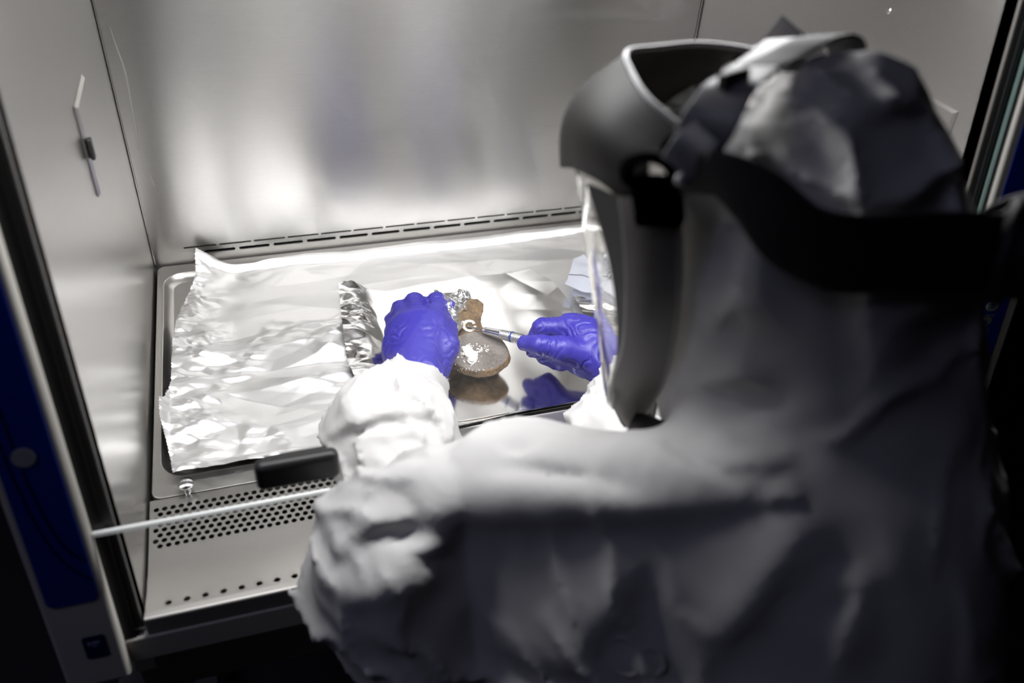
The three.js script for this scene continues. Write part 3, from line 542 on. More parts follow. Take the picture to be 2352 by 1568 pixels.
{
  const col = (x, y, z) => {
    const px = x - BC.x, py = y - BC.y, pz = z - BC.z, a = px * bX.x + py * bX.y + pz * bX.z, b = px * bZ.x + py * bZ.y + pz * bZ.z, c = px * bN.x + py * bN.y + pz * bN.z;
    const n = nz(x * 90, y * 90, z * 90), n2 = nz(x * 300, y * 300, z * 300), n3 = nz(x * 40, y * 40, z * 40 + 7);
    const face = smooth(.0440, .0405, Math.hypot(a, b / .88) + .002 * n) * smooth(.002, .005, c) * smooth(.0, .004, neckA(x, y, z) + .001 * n);
    const br = [.155 + .10 * n + .07 * n2, .098 + .065 * n + .045 * n2, .048 + .03 * n + .022 * n2], gr = [.150 + .06 * n3 + .05 * n2, .130 + .055 * n3 + .045 * n2, .117 + .05 * n3 + .04 * n2];
    return br.map((v, i) => Math.max(.01, lerp(v, gr[i], face)));
  };
  const t = thing('bone_fragment', 'brown bone fragment with flat greyish cut disc and upright neck', 'bone', V(BC.x, .0, BC.z));
  part('bone_body', surfaceNet(boneF, V(BC.x - .075, -.004, BC.z - .13), V(BC.x + .075, .125, BC.z + .075), .0014, col), M.bone, t);
  // pale drilled ring on the neck
  const rc = hit(boneF, 1078, 748), rn = rc ? grad(boneF, rc) : nkN; const e1 = V(1, 0, .3).addScaledVector(rn, -V(1, 0, .3).dot(rn)).normalize(), e2 = rn.clone().cross(e1);
  const rg = gridGeo(40, 6, (u, v) => { const a = .5 + u * Math.PI * 1.85, r = .0056 + .0030 * v + .0012 * nz(u * 14, v * 3, 1), p = rc.clone().addScaledVector(e1, Math.cos(a) * r * 1.15).addScaledVector(e2, Math.sin(a) * r); for (let k = 0; k < 4; k++) p.addScaledVector(rn, -boneF(p.x, p.y, p.z)); return p.addScaledVector(rn, .0004 + .0004 * Math.sin(v * Math.PI)); });
  part('drilled_ring', thicken(rg, .0008), M.powder, t, 'pale ring of drilled bone');
  // white bone dust on the disc: one heap and loose grains
  const r = rng(5), gs = []; const onDisc = (u, v) => hit(boneF, u, v);
  const put = (u, v, sx, sz, sy) => { const p = onDisc(u, v); if (!p) return; const g = new THREE.SphereGeometry(1, 9, 6); const q = g.attributes.position; for (let i = 0; i < q.count; i++) { const k = 1 + .35 * nz(q.getX(i) * 2 + u, q.getY(i) * 2, q.getZ(i) * 2 + v); q.setXYZ(i, q.getX(i) * k, q.getY(i) * k, q.getZ(i) * k); } g.scale(sx, sy, sz); g.rotateY(r() * 3); g.applyQuaternion(new THREE.Quaternion().setFromUnitVectors(V(0, 1, 0), bN)); g.translate(p.x, p.y, p.z); g.computeVertexNormals(); g.deleteAttribute('uv'); gs.push(g); };
  const edge = [[1092, 812], [1099, 820], [1095, 831], [1084, 839], [1078, 832], [1070, 818], [1060, 799], [1072, 793], [1083, 796]];
  const heap = gridGeo(54, 7, (uu, vv) => { const x = uu * edge.length, i = Math.floor(x) % edge.length, j = (i + 1) % edge.length, f = x - Math.floor(x), k = vv * (1 + .10 * nz(uu * 31, vv, 2) * vv); const u = 1078 + (lerp(edge[i][0], edge[j][0], f) - 1078) * k, v = 813 + (lerp(edge[i][1], edge[j][1], f) - 813) * k; const p = onDisc(u, v) || BC.clone(); return p.addScaledVector(bN, .0016 * (1 - vv * vv) + .0005 * nz(u * .25, v * .25, 3) + .0002 - (vv === 1 ? .0008 : 0)); });
  heap.deleteAttribute('uv'); gs.push(heap);
  for (const [u, v, s] of [[1072, 803, .0075], [1078, 812, .0085], [1086, 822, .0078], [1080, 829, .0055], [1068, 812, .005], [1090, 812, .006], [1066, 800, .0048], [1075, 797, .005]]) put(u, v, s, s * .8, .0012);
  for (let k = 0; k < 55; k++) put(1078 + (r() + r() - 1) * 34, 813 + (r() + r() - 1) * 30, .0006 + r() * .0011, .0006 + r() * .0009, .0005);
  for (let k = 0; k < 26; k++) put(1108 + (r() - .5) * 26, 800 + (r() - .5) * 16, .0005 + r() * .0013, .0005 + r() * .0008, .0005);
  for (let k = 0; k < 14; k++) put(1080 + (r() - .5) * 70, 850 + (r() - .5) * 8, .0004 + r() * .0006, .0004 + r() * .0006, .0004);
  const dm = mesh('bone_dust', mergeGeometries(gs), M.powder, scene); dm.userData = { label: 'white bone dust heaped on the cut bone disc', category: 'dust', kind: 'stuff' };
}
{ // crumpled foil wrapped round the far end of the bone, held by the left hand
  const a = PY(1060, 691, .070), b = PY(1027, 707, .060), c = PY(1043, 762, .048);
  const cr = creaser(77, 9, 30, 150, [0, 6.3]);
  const f0 = union([cone(a, b, .0145, .021), cone(b, c, .020, .012), cone(PY(1052, 710, .064), PY(1038, 748, .054), .011, .009)], .012);
  const f = (x, y, z) => { const d = f0(x, y, z); return Math.abs(d) > .02 ? d : d + .16 * cr(x + y * .6, z - y * .8); };
  const m = mesh('foil_wrap', surfaceNet(f, V(b.x - .05, .0, b.z - .06), V(b.x + .07, .11, b.z + .09), .0013), phy({ color: lin(.9, .9, .905), metalness: 1, roughness: .22, flatShading: false }), scene);
  m.userData = { label: 'small crumpled foil wrap pinched between glove and bone', category: 'foil' };
}

// ------------------------------------------------------------------ the drill handpiece
{
  const tip = hit(boneF, 1074, 749) || PY(1074, 749, .045), back = PY(1252, 792, .066), d = back.clone().sub(tip).normalize(), L = back.distanceTo(tip);
  const k = L / 178;   // metres along the tool per photograph pixel
  const t = thing('drill_handpiece', 'silver dental drill handpiece with knurled grip and blue ring', 'drill', tip.clone());
  const A = tip.clone().addScaledVector(d, -.001);
  part('bur', lathe([[.0001, 0], [.0016, .0006], [.0020, .0018], [.0015, .003], [.0013, .004], [.0013, 42 * k]], A, back, 14), M.steelDark, t, 'thin steel bur');
  part('nose', lathe([[.0009, 38 * k], [.0034, 38.5 * k], [.0046, 41 * k], [.0052, 48 * k], [.0056, 60 * k], [.0062, 74 * k], [.0066, 80 * k]], A, back, 28), M.tool, t);
  const knurl = (s0, s1, r0, r1, n) => { const pr = [[.0001, s0]]; for (let i = 0; i < n; i++) { const s = lerp(s0, s1, i / n), e = lerp(s0, s1, (i + .55) / n), r = lerp(r0, r1, i / n); pr.push([r, s], [r + .0006, s + (e - s) * .25], [r + .0006, e - (e - s) * .25], [r, e]); } pr.push([r1, s1], [.0001, s1]);
    const g = lathe(pr, A, back, 36); return g; };
  part('knurled_grip', knurl(80 * k, 104 * k, .0064, .0072, 7), M.tool, t, 'ribbed metal grip');
  part('colour_ring', lathe([[.0001, 104 * k], [.0079, 104 * k], [.0081, 105.5 * k], [.0079, 107.5 * k], [.0001, 107.5 * k]], A, back, 32), M.toolRing, t, 'dark blue ring');
  part('knurled_grip', knurl(107.5 * k, 131 * k, .0073, .0072, 7), M.tool, t, 'ribbed metal grip');
  part('handle_body', lathe([[.0001, 131 * k], [.0070, 131 * k], [.0066, 140 * k], [.0070, 178 * k], [.0074, 205 * k], [.0060, 222 * k], [.0001, 223 * k]], A, back, 28), M.tool, t);
}

// ------------------------------------------------------------------ the person
const person = thing('person', 'person in white hooded coverall and blue gloves leaning over the cabinet', 'person', V(.66, FLOOR, 1.02));
// head frame: F forward, U up, Lv to the person's left
const Uc = V(-.1, .9, .42).normalize(), Fc = V(-.884, .113, -.452); Fc.addScaledVector(Uc, -Fc.dot(Uc)).normalize();
const camToWorld = v => V(0, 0, 0).addScaledVector(RIGHT, v.x).addScaledVector(UPV, v.y).addScaledVector(BACK, v.z);
let HU = camToWorld(Uc); const HF = camToWorld(Fc); let HL = HU.clone().cross(HF).normalize();
{ const r = 10 * Math.PI / 180, U2 = HU.clone().multiplyScalar(Math.cos(r)).addScaledVector(HL, Math.sin(r)), L2 = HL.clone().multiplyScalar(Math.cos(r)).addScaledVector(HU, -Math.sin(r)); HU = U2; HL = L2; }
const HC = PX(1790, 540, .672);
const Hd = (f, u, l) => HC.clone().addScaledVector(HF, f).addScaledVector(HU, u).addScaledVector(HL, l);
const HP = (u, v, l) => { const d = ray(u, v); const t = (l - CAM.clone().sub(HC).dot(HL)) / d.dot(HL); return CAM.clone().addScaledVector(d, t); };
const toL = p => { const q = p.clone().sub(HC); return [q.dot(HF), q.dot(HU), q.dot(HL)]; };
const mir = p => { const [f, u, l] = toL(p); return Hd(f, u, -l); };

// gloves
function wrinkle(amp, dir, f, seed) { const a = dir.clone().normalize(); return (x, y, z) => { const s = x * a.x + y * a.y + z * a.z; const w = nz(x * 28 + seed, y * 28, z * 28), q = Math.sin(s * f + w * 7 + 3 * nz(x * 60, y * 60 + seed, z * 60)); const m = smooth(-.45, .25, nz(x * 22 + 9, y * 22 + seed, z * 22)); return amp * (1.6 * m * smooth(.74, 1, Math.abs(q)) + .35 * nz(x * 120, y * 120, z * 120) - .2);  }; }
function chain(list) { const o = []; for (let i = 0; i < list.length - 1; i++) o.push(cone(list[i][0], list[i + 1][0], list[i][1], list[i + 1][1])); return o; }
const py = (u, v, y, r) => [PY(u, v, y), r];
const wristL = PY(958, 878, .052), wristR = PY(1435, 852, .062);
{
  const palm = [cone(wristL, PY(1000, 748, .080), .0275, .0185), cone(wristL, PY(968, 738, .084), .0275, .0185), cone(wristL, PY(937, 745, .080), .027, .0175), cone(PY(948, 872, .050), PY(913, 762, .068), .0255, .0165), cone(wristL, PY(940, 905, .052), .0285, .031), cone(PY(930, 810, .052), PY(985, 800, .055), .030, .028)];
  const fingers = [
    union(chain([py(1000, 748, .080, .0175), py(1004, 696, .070, .0152), py(1030, 700, .045, .0108), py(1045, 722, .040, .0095)]), .006),
    union(chain([py(968, 738, .084, .0170), py(952, 697, .072, .0150), py(975, 700, .046, .011), py(1000, 715, .036, .0098)]), .006),
    union(chain([py(937, 745, .080, .0160), py(920, 713, .063, .0138), py(945, 712, .038, .0105), py(968, 722, .030, .0095)]), .006),
    union(chain([py(913, 762, .068, .015), py(903, 735, .050, .0112), py(925, 735, .028, .0098), py(945, 740, .022, .009)]), .006),
    union(chain([py(1000, 842, .052, .022), py(1022, 795, .066, .0185), py(1026, 757, .066, .0135), py(1021, 730, .060, .0112)]), .010),
  ];
  const p0 = union(palm, .020), wr = wrinkle(.0010, V(.15, .2, 1), 230, 1);
  const f = (x, y, z) => { let d = p0(x, y, z); for (const g of fingers) d = smin(d, g(x, y, z), .0065); return Math.abs(d) > .012 ? d : d + wr(x, y, z); };
  part('glove', surfaceNet(f, V(wristL.x - .10, -.002, wristL.z - .20), V(wristL.x + .10, .125, wristL.z + .07), .0016), M.glove, person, 'blue glove on the left hand, gripping the foil wrap');
}
{
  const mcp = PY(1305, 752, .080);
  const palm = [cone(wristR, mcp, .028, .0185), cone(wristR, PY(1330, 760, .072), .028, .020), cone(wristR, PY(1318, 795, .056), .028, .019), cone(wristR, PY(1305, 815, .042), .027, .0165), cone(wristR, wristR.clone().lerp(PY(1330, 790, .06), -.55), .029, .030), cone(PY(1350, 780, .07), PY(1350, 815, .05), .027, .026)];
  const fingers = [
    union(chain([[mcp, .0175], py(1244, 752, .078, .0128), py(1232, 772, .064, .0108), py(1222, 782, .055, .0094)]), .006),
    union(chain([py(1318, 780, .066, .017), py(1262, 792, .050, .0125), py(1235, 800, .036, .0105), py(1222, 806, .028, .0095)]), .006),
    union(chain([py(1318, 800, .052, .0165), py(1275, 812, .034, .0122), py(1250, 818, .022, .0105), py(1262, 826, .015, .0095)]), .006),
    union(chain([py(1318, 822, .040, .015), py(1290, 832, .026, .0112), py(1275, 834, .016, .0095)]), .006),
    union(chain([py(1350, 818, .066, .022), py(1290, 802, .080, .0175), py(1240, 792, .084, .0128), py(1205, 788, .078, .0108)]), .009),
  ];
  const p0 = union(palm, .020), wr = wrinkle(.0009, V(1, .2, .25), 230, 6);
  const f = (x, y, z) => { let d = p0(x, y, z); for (const g of fingers) d = smin(d, g(x, y, z), .0060); return Math.abs(d) > .012 ? d : d + wr(x, y, z); };
  part('glove', surfaceNet(f, V(wristR.x - .19, -.004, wristR.z - .12), V(wristR.x + .09, .14, wristR.z + .09), .0016), M.glove, person, 'blue glove on the right hand, holding the drill like a pen');
}

// coverall
const SLs = V(.47, .225, .935), SRs = V(.682, .226, .868), EL = V(.250, .088, .770), ER = V(.625, .085, .775), NB = V(.625, .285, .882);
{
  const m1 = PY(915, 968, .060), m2 = PY(898, 1004, .076), m3 = V(.285, .066, .600), m4 = V(.252, .061, .690);
  const armL = [cone(PY(957, 880, .052), m1, .040, .060), cone(m1, m2, .060, .075), cone(m2, m3, .075, .064), cone(m3, m4, .062, .050), cone(m4, EL, .052, .080), cone(EL, V(.34, .165, .86), .084, .098), cone(V(.34, .165, .86), SLs, .098, .110), cone(PX(870, 1195, .80), PX(1210, 1130, .80), .050, .066), cone(PX(1210, 1130, .80), PX(1480, 1190, .74), .066, .070),
    cone(EL, V(.32, -.02, .93), .072, .095), cone(V(.32, -.02, .93), V(.46, .02, 1.02), .095, .14)];
  const r1 = PY(1456, 905, .060), r2 = PY(1400, 1000, .050);
  const armR = [cone(PY(1462, 862, .062), r1, .034, .044), cone(r1, r2, .044, .048), cone(r2, ER, .048, .058), cone(ER, SRs, .072, .080)];
  const torso = [cone(SLs, SRs, .108, .082), cone(V(.605, .20, .92), V(.60, -.02, .99), .128, .148), cone(V(.60, -.02, .99), V(.62, -.25, 1.03), .148, .16), cone(V(.55, .19, .93), V(.51, -.12, 1.02), .12, .15), cone(NB, V(.615, .18, .965), .09, .108)];
  const hood = [ell(Hd(-.034, .008, 0), HF, HU, HL, .098, .121, .098), cone(Hd(-.057, .033, 0), HP(2030, 250, 0), .054, .022), cone(HP(1930, 215, .01), HP(2030, 250, 0), .018, .022), cone(Hd(-.038, -.03, 0), NB, .095, .100), cone(HP(2122, 640, 0), V(.638, .27, .925), .038, .070), cone(Hd(.018, -.085, 0), V(.565, .27, .855), .074, .085), cone(Hd(.01, .0, 0), Hd(.0, -.05, 0), .084, .088), cone(HP(1640, 600, .0), HP(1640, 950, -.005), .050, .056)];
  const legs = [cone(V(.56, -.27, 1.04), V(.42, -.23, .70), .115, .085), cone(V(.42, -.23, .70), V(.44, FLOOR + .12, .74), .08, .065), cone(V(.80, -.27, 1.03), V(.74, -.23, .70), .115, .085), cone(V(.74, -.23, .70), V(.73, FLOOR + .12, .74), .08, .065)];
  // below the shoulder crest the loose cloth hangs straight down
  const cA = PX(1000, 1192, .765), cB = PX(1660, 1165, .640), hang = cB.clone().sub(cA).cross(V(.0, -1, .55)).normalize(); if (hang.z < 0) hang.negate();
  const hang0 = hang.dot(cA), trunkF = union([...armL, ...armR, ...torso, ...legs], .030), hoodF = union(hood, .030);
  const cuff = PY(957, 872, .052), toHand = PY(957, 800, .06).sub(PY(930, 960, .06)).normalize(), cuff0 = cuff.dot(toHand);   // the left sleeve ends in an open hem at the wrist
  const trunkHem = (x, y, z) => { const d = trunkF(x, y, z); return z < .52 && x < .46 && d < .03 ? smax(d, x * toHand.x + y * toHand.y + z * toHand.z - cuff0, .004) : d; };
  const body = (x, y, z) => smin(smax(trunkHem(x, y, z), x * hang.x + y * hang.y + z * hang.z - hang0 - .9 * Math.max(0, .30 - x) - .5 * Math.max(0, x - .56), .040), hoodF(x, y, z), .030);
  // folds of the cloth: ridges traced on the surface, standing a little proud of it
  const folds = [
    [.012, [735, 1019], [825, 974], [880, 954], [950, 949], [1020, 956]], [.010, [785, 1064], [860, 1054], [980, 1049]], [.014, [740, 1144], [825, 1104], [910, 1074], [1015, 1074]],
    [.012, [707, 1164], [765, 1244], [785, 1284]], [.014, [800, 1239], [880, 1204], [945, 1199], [990, 1219]], [.028, [930, 1172], [1020, 1184], [1150, 1169], [1400, 1154], [1690, 1150], [1760, 1150]],
    [.020, [1100, 1046], [1150, 1066], [1250, 1066], [1400, 1108], [1560, 1120]], [.016, [735, 1324], [830, 1374], [880, 1364], [1020, 1319]], [.012, [940, 1274], [1035, 1249]], [.010, [940, 1284], [938, 1409]],
    [.020, [1490, 1255], [1400, 1400], [1290, 1560]], [.020, [1840, 1215], [1760, 1340], [1640, 1500]], [.012, [1930, 170], [1850, 225], [1760, 275], [1700, 335]], [.010, [1920, 235], [1935, 330]],
    [.012, [1640, 480], [1720, 560], [1705, 690], [1620, 760]], [.014, [1965, 660], [2010, 750], [2005, 900]], [.012, [1560, 880], [1700, 870], [1790, 905]], [.012, [1540, 1020], [1680, 1075], [1850, 1060]], [.010, [1700, 1160], [1860, 1140]],
    [.010, [880, 890], [950, 900], [1010, 930]], [.010, [770, 960], [800, 920], [850, 890]], [.012, [1990, 1300], [1940, 1450], [1920, 1560]], [.012, [1200, 980], [1330, 1000], [1470, 1060]],
  ];
  folds.push([.008, [840, 900], [900, 930], [985, 920]], [.007, [960, 880], [992, 930], [1032, 965]], [.008, [780, 1022], [870, 1003], [940, 990], [1005, 992]], [.007, [800, 940], [850, 925], [905, 905]], [.008, [900, 1120], [960, 1110], [1040, 1090]], [.008, [1230, 1000], [1330, 1030], [1420, 1040]], [.009, [1450, 1080], [1560, 1060], [1640, 1090]]);
  const valleys = [[.016, [1105, 1085], [1200, 1092], [1330, 1100], [1450, 1128], [1600, 1142]], [.012, [1165, 1030], [1215, 1042]], [.012, [800, 1075], [880, 1080], [990, 1062]], [.012, [840, 1230], [930, 1225], [980, 1245]], [.012, [770, 1010], [850, 985], [960, 972]], [.011, [745, 1180], [790, 1200], [820, 1165], [870, 1130]], [.010, [1500, 1010], [1600, 1060], [1680, 1110]], [.012, [1620, 900], [1680, 960], [1800, 930]], [.012, [1760, 430], [1860, 470]], [.010, [1830, 260], [1880, 330], [1900, 430]]];
  const ridge = [];
  for (const [r, sign, px] of [...folds.map(([r, ...p]) => [r, 1, p]), ...valleys.map(([r, ...p]) => [r, -1, p])]) {
    const P = px.map(([u, v]) => hit(body, u, v, .35)).filter(Boolean);
    let tot = 0; const L = [0]; for (let i = 1; i < P.length; i++) L.push(tot += P[i].distanceTo(P[i - 1]));
    for (let i = 0; i + 1 < P.length; i++) { if (P[i].distanceTo(P[i + 1]) > .3) continue; const n = 3, g0 = grad(body, P[i]), g1 = grad(body, P[i + 1]);
      const mk = t => { const p = P[i].clone().lerp(P[i + 1], t), g = g0.clone().lerp(g1, t).normalize(); return p.addScaledVector(g, -body(p.x, p.y, p.z)); };
      for (let q = 0; q < n; q++) { const a = mk(q / n), b = mk((q + 1) / n), T = b.clone().sub(a), g = g0.clone().lerp(g1, (q + .5) / n), S = g.clone().cross(T).normalize(); if (S.y * 1 + S.z * .2 > 0) S.negate();
        ridge.push({ a, T, L2: T.lengthSq(), S, m: a.clone().lerp(b, .5), R: T.length() / 2 + r * 6, r, sign, s0: (L[i] + (L[i + 1] - L[i]) * q / n) / tot, s1: (L[i] + (L[i + 1] - L[i]) * (q + 1) / n) / tot }); } }
  }
  const foldAt = (x, y, z) => { let best = 0, low = 0; for (const k of ridge) { let dx = x - k.m.x, dy = y - k.m.y, dz = z - k.m.z; if (dx * dx + dy * dy + dz * dz > k.R * k.R) continue; dx = x - k.a.x; dy = y - k.a.y; dz = z - k.a.z; const t = clamp((dx * k.T.x + dy * k.T.y + dz * k.T.z) / k.L2, 0, 1); dx -= k.T.x * t; dy -= k.T.y * t; dz -= k.T.z * t; const D = Math.sqrt(dx * dx + dy * dy + dz * dz), sd = (dx * k.S.x + dy * k.S.y + dz * k.S.z) / (D + 1e-6), u = k.s0 + (k.s1 - k.s0) * t, w = Math.sin(Math.PI * clamp(u * .9 + .05, 0, 1)); const len = lerp(k.r * 1.9, k.r * .55, .5 + .5 * sd); const h = k.r * 1.15 * w * Math.exp(-D / len); if (k.sign > 0) { if (h > best) best = h; } else if (h > low) low = h; } return best - low; };
  const faceCut = ell(Hd(.165, -.005, 0), HF, HU, HL, .108, .092, .072);
  const foldDirs = [[V(.6, .5, .6), 60, 1], [V(.1, .9, .3), 46, 2], [V(.9, .1, -.4), 52, 3]];
  const f = (x, y, z) => {
    let d = body(x, y, z);
    if (Math.abs(d) < .04) {
      d -= foldAt(x, y, z);
      let w = 0;
      for (const [v, fr, s] of foldDirs) { const q = (x * v.x + y * v.y + z * v.z) * fr + 5 * nz(x * 6 + s, y * 6, z * 6) + 1.5 * nz(x * 16, y * 16 + s, z * 16); const g = 1 - Math.abs(Math.sin(q)); w += g * g * Math.max(0, nz(x * 5 + 3 * s, y * 5, z * 5 - s) + .12); }
      d -= .018 * w - .004 - .003 * nz(x * 20, y * 20, z * 20);
    }
    return smax(d, -faceCut(x, y, z), .012);
  };
  const upper = surfaceNet(f, V(.08, -.30, .36), V(.96, .66, 1.26), .0052), lower = surfaceNet(f, V(.24, FLOOR + .05, .56), V(.96, -.28, 1.26), .011);
  for (const [u, v, r] of [[1432, 1508, .0165], [1496, 1518, .0115]]) { const p = hit(f, u, v, .3); if (p) { const n = grad(body, p); part('cloth_ring', new THREE.TorusGeometry(r, .0018, 8, 36).applyQuaternion(new THREE.Quaternion().setFromUnitVectors(V(0, 0, 1), n)).translate(p.x, p.y, p.z), M.coverall, person, 'round stitched mark on the coverall'); } }
  part('coverall', mergeGeometries([upper, lower]), M.coverall, person, 'white hooded protective coverall');
  // boots
  for (const [x, z] of [[.44, .74], [.73, .74]]) part('boot', surfaceNet(union([cone(V(x, FLOOR + .17, z), V(x, FLOOR + .06, z), .06, .058), cone(V(x, FLOOR + .045, z + .02), V(x - .01, FLOOR + .04, z - .15), .05, .042)], .04), V(x - .12, FLOOR, z - .25), V(x + .12, FLOOR + .26, z + .12), .008), M.rubber, person, 'dark boot');
  // the body inside: head with a face, neck, trunk and arms
  const head = [ell(Hd(-.010, .02, 0), HF, HU, HL, .092, .098, .074), ell(Hd(.022, -.035, 0), HF, HU, HL, .058, .066, .052), cone(Hd(.088, .0, 0), Hd(.104, -.030, 0), .008, .012), cone(Hd(.078, .022, .03), Hd(.078, .022, -.03), .014, .014), cone(Hd(.068, -.060, .016), Hd(.068, -.060, -.016), .009, .009), cone(Hd(.050, -.080, 0), Hd(.046, -.084, 0), .018, .018), ell(Hd(-.012, -.005, .076), HF, HU, HL, .018, .030, .009), ell(Hd(-.012, -.005, -.076), HF, HU, HL, .018, .030, .009)];
  const trunk = [cone(Hd(-.03, -.06, 0), NB, .055, .06), cone(V(.53, .20, .89), V(.69, .225, .87), .05, .05), cone(V(.60, .18, .90), V(.60, -.2, .99), .09, .10), cone(SLs.clone().addScaledVector(hang, -.075), EL.clone().addScaledVector(hang, -.035), .042, .036), cone(EL.clone().addScaledVector(hang, -.035), V(.255, .058, .69), .036, .032), cone(V(.255, .058, .69), PY(957, 880, .052), .032, .026), cone(SRs, ER, .045, .038), cone(ER, r2, .036, .030), cone(r2, r1, .030, .027), cone(r1, PY(1462, 862, .062), .027, .024)];
  const eyes = [ell(Hd(.088, .006, .031), HF, HU, HL, .010, .012, .014), ell(Hd(.088, .006, -.031), HF, HU, HL, .010, .012, .014)];
  const hf = union(head, .022), tf = union(trunk, .03);
  const bf = (x, y, z) => { let d = smin(hf(x, y, z), tf(x, y, z), .02); for (const e of eyes) d = smax(d, -e(x, y, z), .006); return d; };
  part('body', surfaceNet(bf, V(.15, -.36, .38), V(.92, .62, 1.20), .0065), M.skin, person);
  for (const s of [1, -1]) { const e = Hd(.080, .006, .031 * s); part('eye', new THREE.SphereGeometry(.012, 16, 12).translate(e.x, e.y, e.z), std({ color: lin(.7, .68, .65), roughness: .25 }), person); }
}

// ------------------------------------------------------------------ the face-shield respirator over the hood
const resp = thing('respirator', 'black face shield respirator with clear visor and head straps over the hood', 'face shield', HC.clone());
{
  const spread = near => [...near.slice(1).reverse().map(mir), ...near];   // far side mirrored, then near side; first point is in the middle
  const curve = (pts, n) => { const c = new THREE.CatmullRomCurve3(pts, false, 'centripetal'), o = []; for (let i = 0; i <= n; i++) o.push(c.getPoint(i / n)); return o; };
  const mid = (u, v) => HP(u, v, 0);
  // brow guard: from the front tip up to the top rim, both running back to the pivots
  const browB = curve(spread([mid(1290, 375), HP(1318, 388, .042), HP(1372, 415, .072), HP(1430, 452, .090), HP(1500, 440, .098)]), 48);
  const browT = curve(spread([mid(1440, 120), HP(1452, 170, .030), HP(1490, 228, .060), HP(1555, 285, .080), HP(1620, 335, .092)]), 48);
  const bow = (a, b, v) => { const p = a.clone().lerp(b, v), [f] = toL(a); void f; return p.addScaledVector(HF, .020 * Math.sin(v * Math.PI) * .9).addScaledVector(HU, .008 * Math.sin(v * Math.PI)); };
  const brow = part('brow_guard', thicken(gridGeo(48, 16, (u, v, i) => bow(browB[i], browT[i], v)), .0022), M.shell, resp, 'dark grey forehead guard');
  sub('rim', tube(browT, .0024, 80, 8), std({ color: lin(.075, .075, .085), roughness: .35 }), brow, 'pale edge of the guard');
  // face frame: outer and inner edge, chin in the middle
  const frO = curve(spread([HP(1452, 975, 0), HP(1424, 950, .030), HP(1408, 910, .052), HP(1412, 865, .068), HP(1432, 800, .080), HP(1441, 700, .088), HP(1440, 600, .091), HP(1434, 520, .092), HP(1425, 450, .090)]), 60);
  const frI = curve(spread([HP(1492, 985, 0), HP(1478, 958, .028), HP(1500, 918, .048), HP(1520, 880, .062), HP(1540, 810, .076), HP(1556, 700, .088), HP(1560, 600, .094), HP(1560, 520, .096), HP(1556, 440, .098)]), 60);
  const fr = part('face_frame', thicken(gridGeo(60, 8, (u, v, i) => { const p = frO[i].clone().lerp(frI[i], v), l = toL(p)[2]; return p.addScaledVector(HL, Math.sign(l) * .004 * Math.sin(v * Math.PI)); }), .002), M.frame, resp, 'dark grey side frame of the visor');
  sub('frame_rim', tube(frO, .0022, 90, 8), std({ color: lin(.22, .215, .21), roughness: .35 }), fr);
  sub('frame_rim', tube(frI, .0026, 90, 8), std({ color: lin(.22, .215, .21), roughness: .35 }), fr);
  const sealO = curve(spread([HP(1440, 975, 0), HP(1416, 945, .028), HP(1402, 905, .050), HP(1408, 868, .064), HP(1420, 800, .074), HP(1417, 700, .080), HP(1402, 600, .080), HP(1378, 510, .078), HP(1350, 420, .070)]), 60);
  part('visor_seal', thicken(gridGeo(60, 3, (u, v, i) => sealO[i].clone().lerp(frO[i], v)), .0016), M.strap, resp, 'black seal along the visor edge');
  // clear visor between the brow and the chin
  const rows = [];
  for (let j = 0; j <= 14; j++) {
    const v = j / 14, vv = lerp(395, 940, v), l = lerp(.088, .058, Math.max(0, v - .55) / .45), side = HP(v < .7 ? 1438 : lerp(1438, 1412, (v - .7) / .3), vv, l);
    const fr0 = HP(lerp(1322, 1392, Math.pow(v, .9)), lerp(390, 925, v), .012), q = HP(lerp(1350, 1398, v), lerp(410, 925, v), l * .62), [f, u] = toL(fr0); const front = Hd(f, u, 0);
    rows.push(curve(spread([front, q, side]), 30));
  }
  part('visor', thicken(gridGeo(30, 14, (u, v, i, j) => rows[j][i]), .0018), M.visor, resp, 'clear curved visor');
  // crown strap over the head, in two pieces with a buckle
  const far = mir(HP(1640, 250, .080)), across = HF.clone().addScaledVector(HU, -.35).normalize(), fwd = HF;
  part('crown_strap', strip([HP(1600, 330, .106), HP(1640, 262, .100), HP(1672, 205, .082), HP(1712, 172, .052), Hd(.002, .145, 0), Hd(.0, .139, -.045), Hd(.0, .114, -.080), far], [fwd, fwd, fwd, fwd, fwd, fwd, fwd, fwd], [.034, .036, .036, .034, .034, .034, .034, .034], .003, 60), M.strapGrey, resp, 'grey flexible crown strap');
  part('strap_tab', strip([HP(1557, 385, .112), HP(1592, 338, .111), HP(1622, 300, .107)], [across, across, across], [.026, .027, .028], .004, 16), M.strapGrey, resp, 'grey strap end piece');
  part('crown_buckle', strip([HP(1655, 190, .088), HP(1715, 172, .064)], [HU, HU], [.010, .010], .005, 8), M.strap, resp);
  part('shaded_crown_band', strip([HP(1705, 172, .05), Hd(-.005, .147, .02), Hd(-.024, .147, -.02), Hd(-.035, .131, -.06), Hd(-.04, .086, -.088)], [HF, HF, HF, HF, HF], [.026, .028, .028, .028, .026], .003, 30), M.strap, resp, 'band arching over the hood, its shaded underside coloured black');  // black colour stands in for shade under the strap
  // wide rear strap round the back of the head to the ratchet knob
  const P = [HP(1560, 405, .108), HP(1650, 400, .116), HP(1740, 455, .120), HP(1830, 545, .121), HP(1930, 582, .118), HP(2080, 582, .098), HP(2200, 580, .066), HP(2275, 580, .030), Hd(-.164, .012, 0)];
  const farP = P.slice(0, 8).reverse().map(p => { const [f, u, l] = toL(p); return Hd(f + .012, u - .035 * smooth(0, -.1, f), -l * .86); }), ws = [.026, .032, .044, .052, .055, .055, .056, .056];
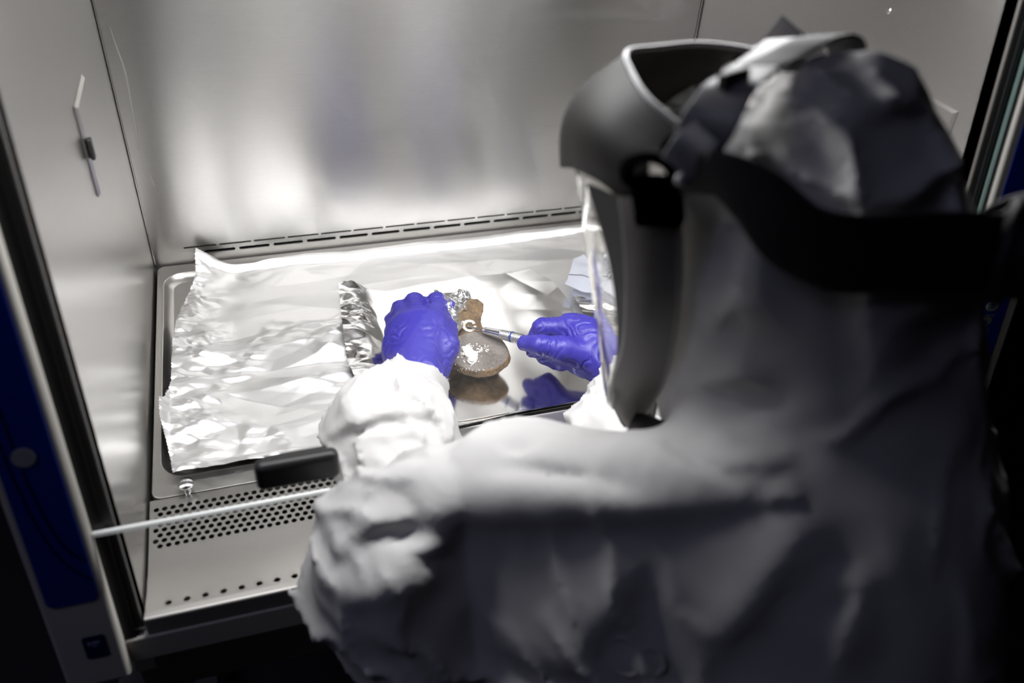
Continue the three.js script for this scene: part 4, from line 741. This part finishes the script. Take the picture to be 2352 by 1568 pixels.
  part('rear_strap', strip([...P, ...farP], [...P, ...farP].map(() => HU), [...ws, .056, ...ws.slice().reverse()], .004, 120), M.strap, resp, 'wide black rear head strap');
  const kb = Hd(-.152, .010, .022), ke = Hd(-.19, .008, .028);
  const knob = part('ratchet_knob', lathe([[.0001, 0], [.036, .0], [.038, .006], [.036, .010], [.032, .011], [.030, .028], [.026, .031], [.0001, .032]], kb, ke, 28), M.strap, resp, 'black ratchet knob');
  for (let k = 0; k < 14; k++) { const a = k / 14 * Math.PI * 2, c = kb.clone().addScaledVector(HF, -.021).addScaledVector(HU, Math.cos(a) * .031).addScaledVector(HL, Math.sin(a) * .031); sub('knob_rib', new THREE.CapsuleGeometry(.0022, .014, 3, 6).applyQuaternion(new THREE.Quaternion().setFromUnitVectors(V(0, 1, 0), HF)).translate(c.x, c.y, c.z), M.strap, knob); }
  // pivot ring, bearing block, brass stud, chin connector
  const pv = HP(1492, 398, .104);
  part('pivot_ring', new THREE.TorusGeometry(.0135, .0042, 10, 28).scale(1.25, .85, 1).applyMatrix4(new THREE.Matrix4().makeBasis(HF, HU, HL)).translate(pv.x, pv.y, pv.z), std({ color: lin(.05, .05, .055), roughness: .3 }), resp, 'oval pivot ring');
  const bk = HP(1512, 462, .102);
  part('pivot_block', frameGeo(new RoundedBoxGeometry(.034, .036, .016, 3, .004), bk, HF, HU, HL), M.strap, resp, 'black pivot block');
  const bk2 = HP(1565, 412, .116);
  part('highlight_bead', new THREE.SphereGeometry(.0045, 14, 10).translate(bk2.x, bk2.y, bk2.z), std({ color: lin(.30, .30, .31), roughness: .25 }), resp, 'pale bead standing in for a small highlight');  // a highlight beside the pivot, modelled as a pale bead
  const bs = HP(1540, 337, .098);
  part('stud', new THREE.CylinderGeometry(.006, .006, .008, 18).applyMatrix4(new THREE.Matrix4().makeBasis(HF, HL, HU.clone().negate())).translate(bs.x, bs.y, bs.z), M.brass, resp, 'brass stud');
  const c0 = HP(1448, 980, .060), c1 = HP(1512, 1002, .060);
  part('chin_connector', strip([c0, c0.clone().lerp(c1, .5), c1], [HU, HU, HU], [.016, .022, .018], .026, 10), M.strap, resp, 'black air connector under the chin');
}
// ------------------------------------------------------------------ the stool
{
  const s = thing('lab_stool', 'dark round lab stool under the seated person', 'stool', V(.68, FLOOR, 1.07));
  part('seat', lathe([[.0001, 0], [.16, 0], [.175, .012], [.175, .035], [.16, .048], [.0001, .05]], V(.68, -.52, 1.07), V(.68, 0, 1.07), 36), M.rubber, s);
  part('column', new THREE.CylinderGeometry(.025, .025, .22, 20).translate(.68, -.63, 1.07), M.chrome, s);
  for (let k = 0; k < 5; k++) { const a = k / 5 * Math.PI * 2; part('leg', tube([V(.68, FLOOR + .09, 1.07), V(.68 + .15 * Math.cos(a), FLOOR + .07, 1.07 + .15 * Math.sin(a)), V(.68 + .26 * Math.cos(a), FLOOR + .018, 1.07 + .26 * Math.sin(a))], .017, 12, 8), M.rubber, s); }
}
scene.traverse(o => { if (o.isMesh) { o.castShadow = true; o.receiveShadow = true; } });
renderer.render(scene, camera);
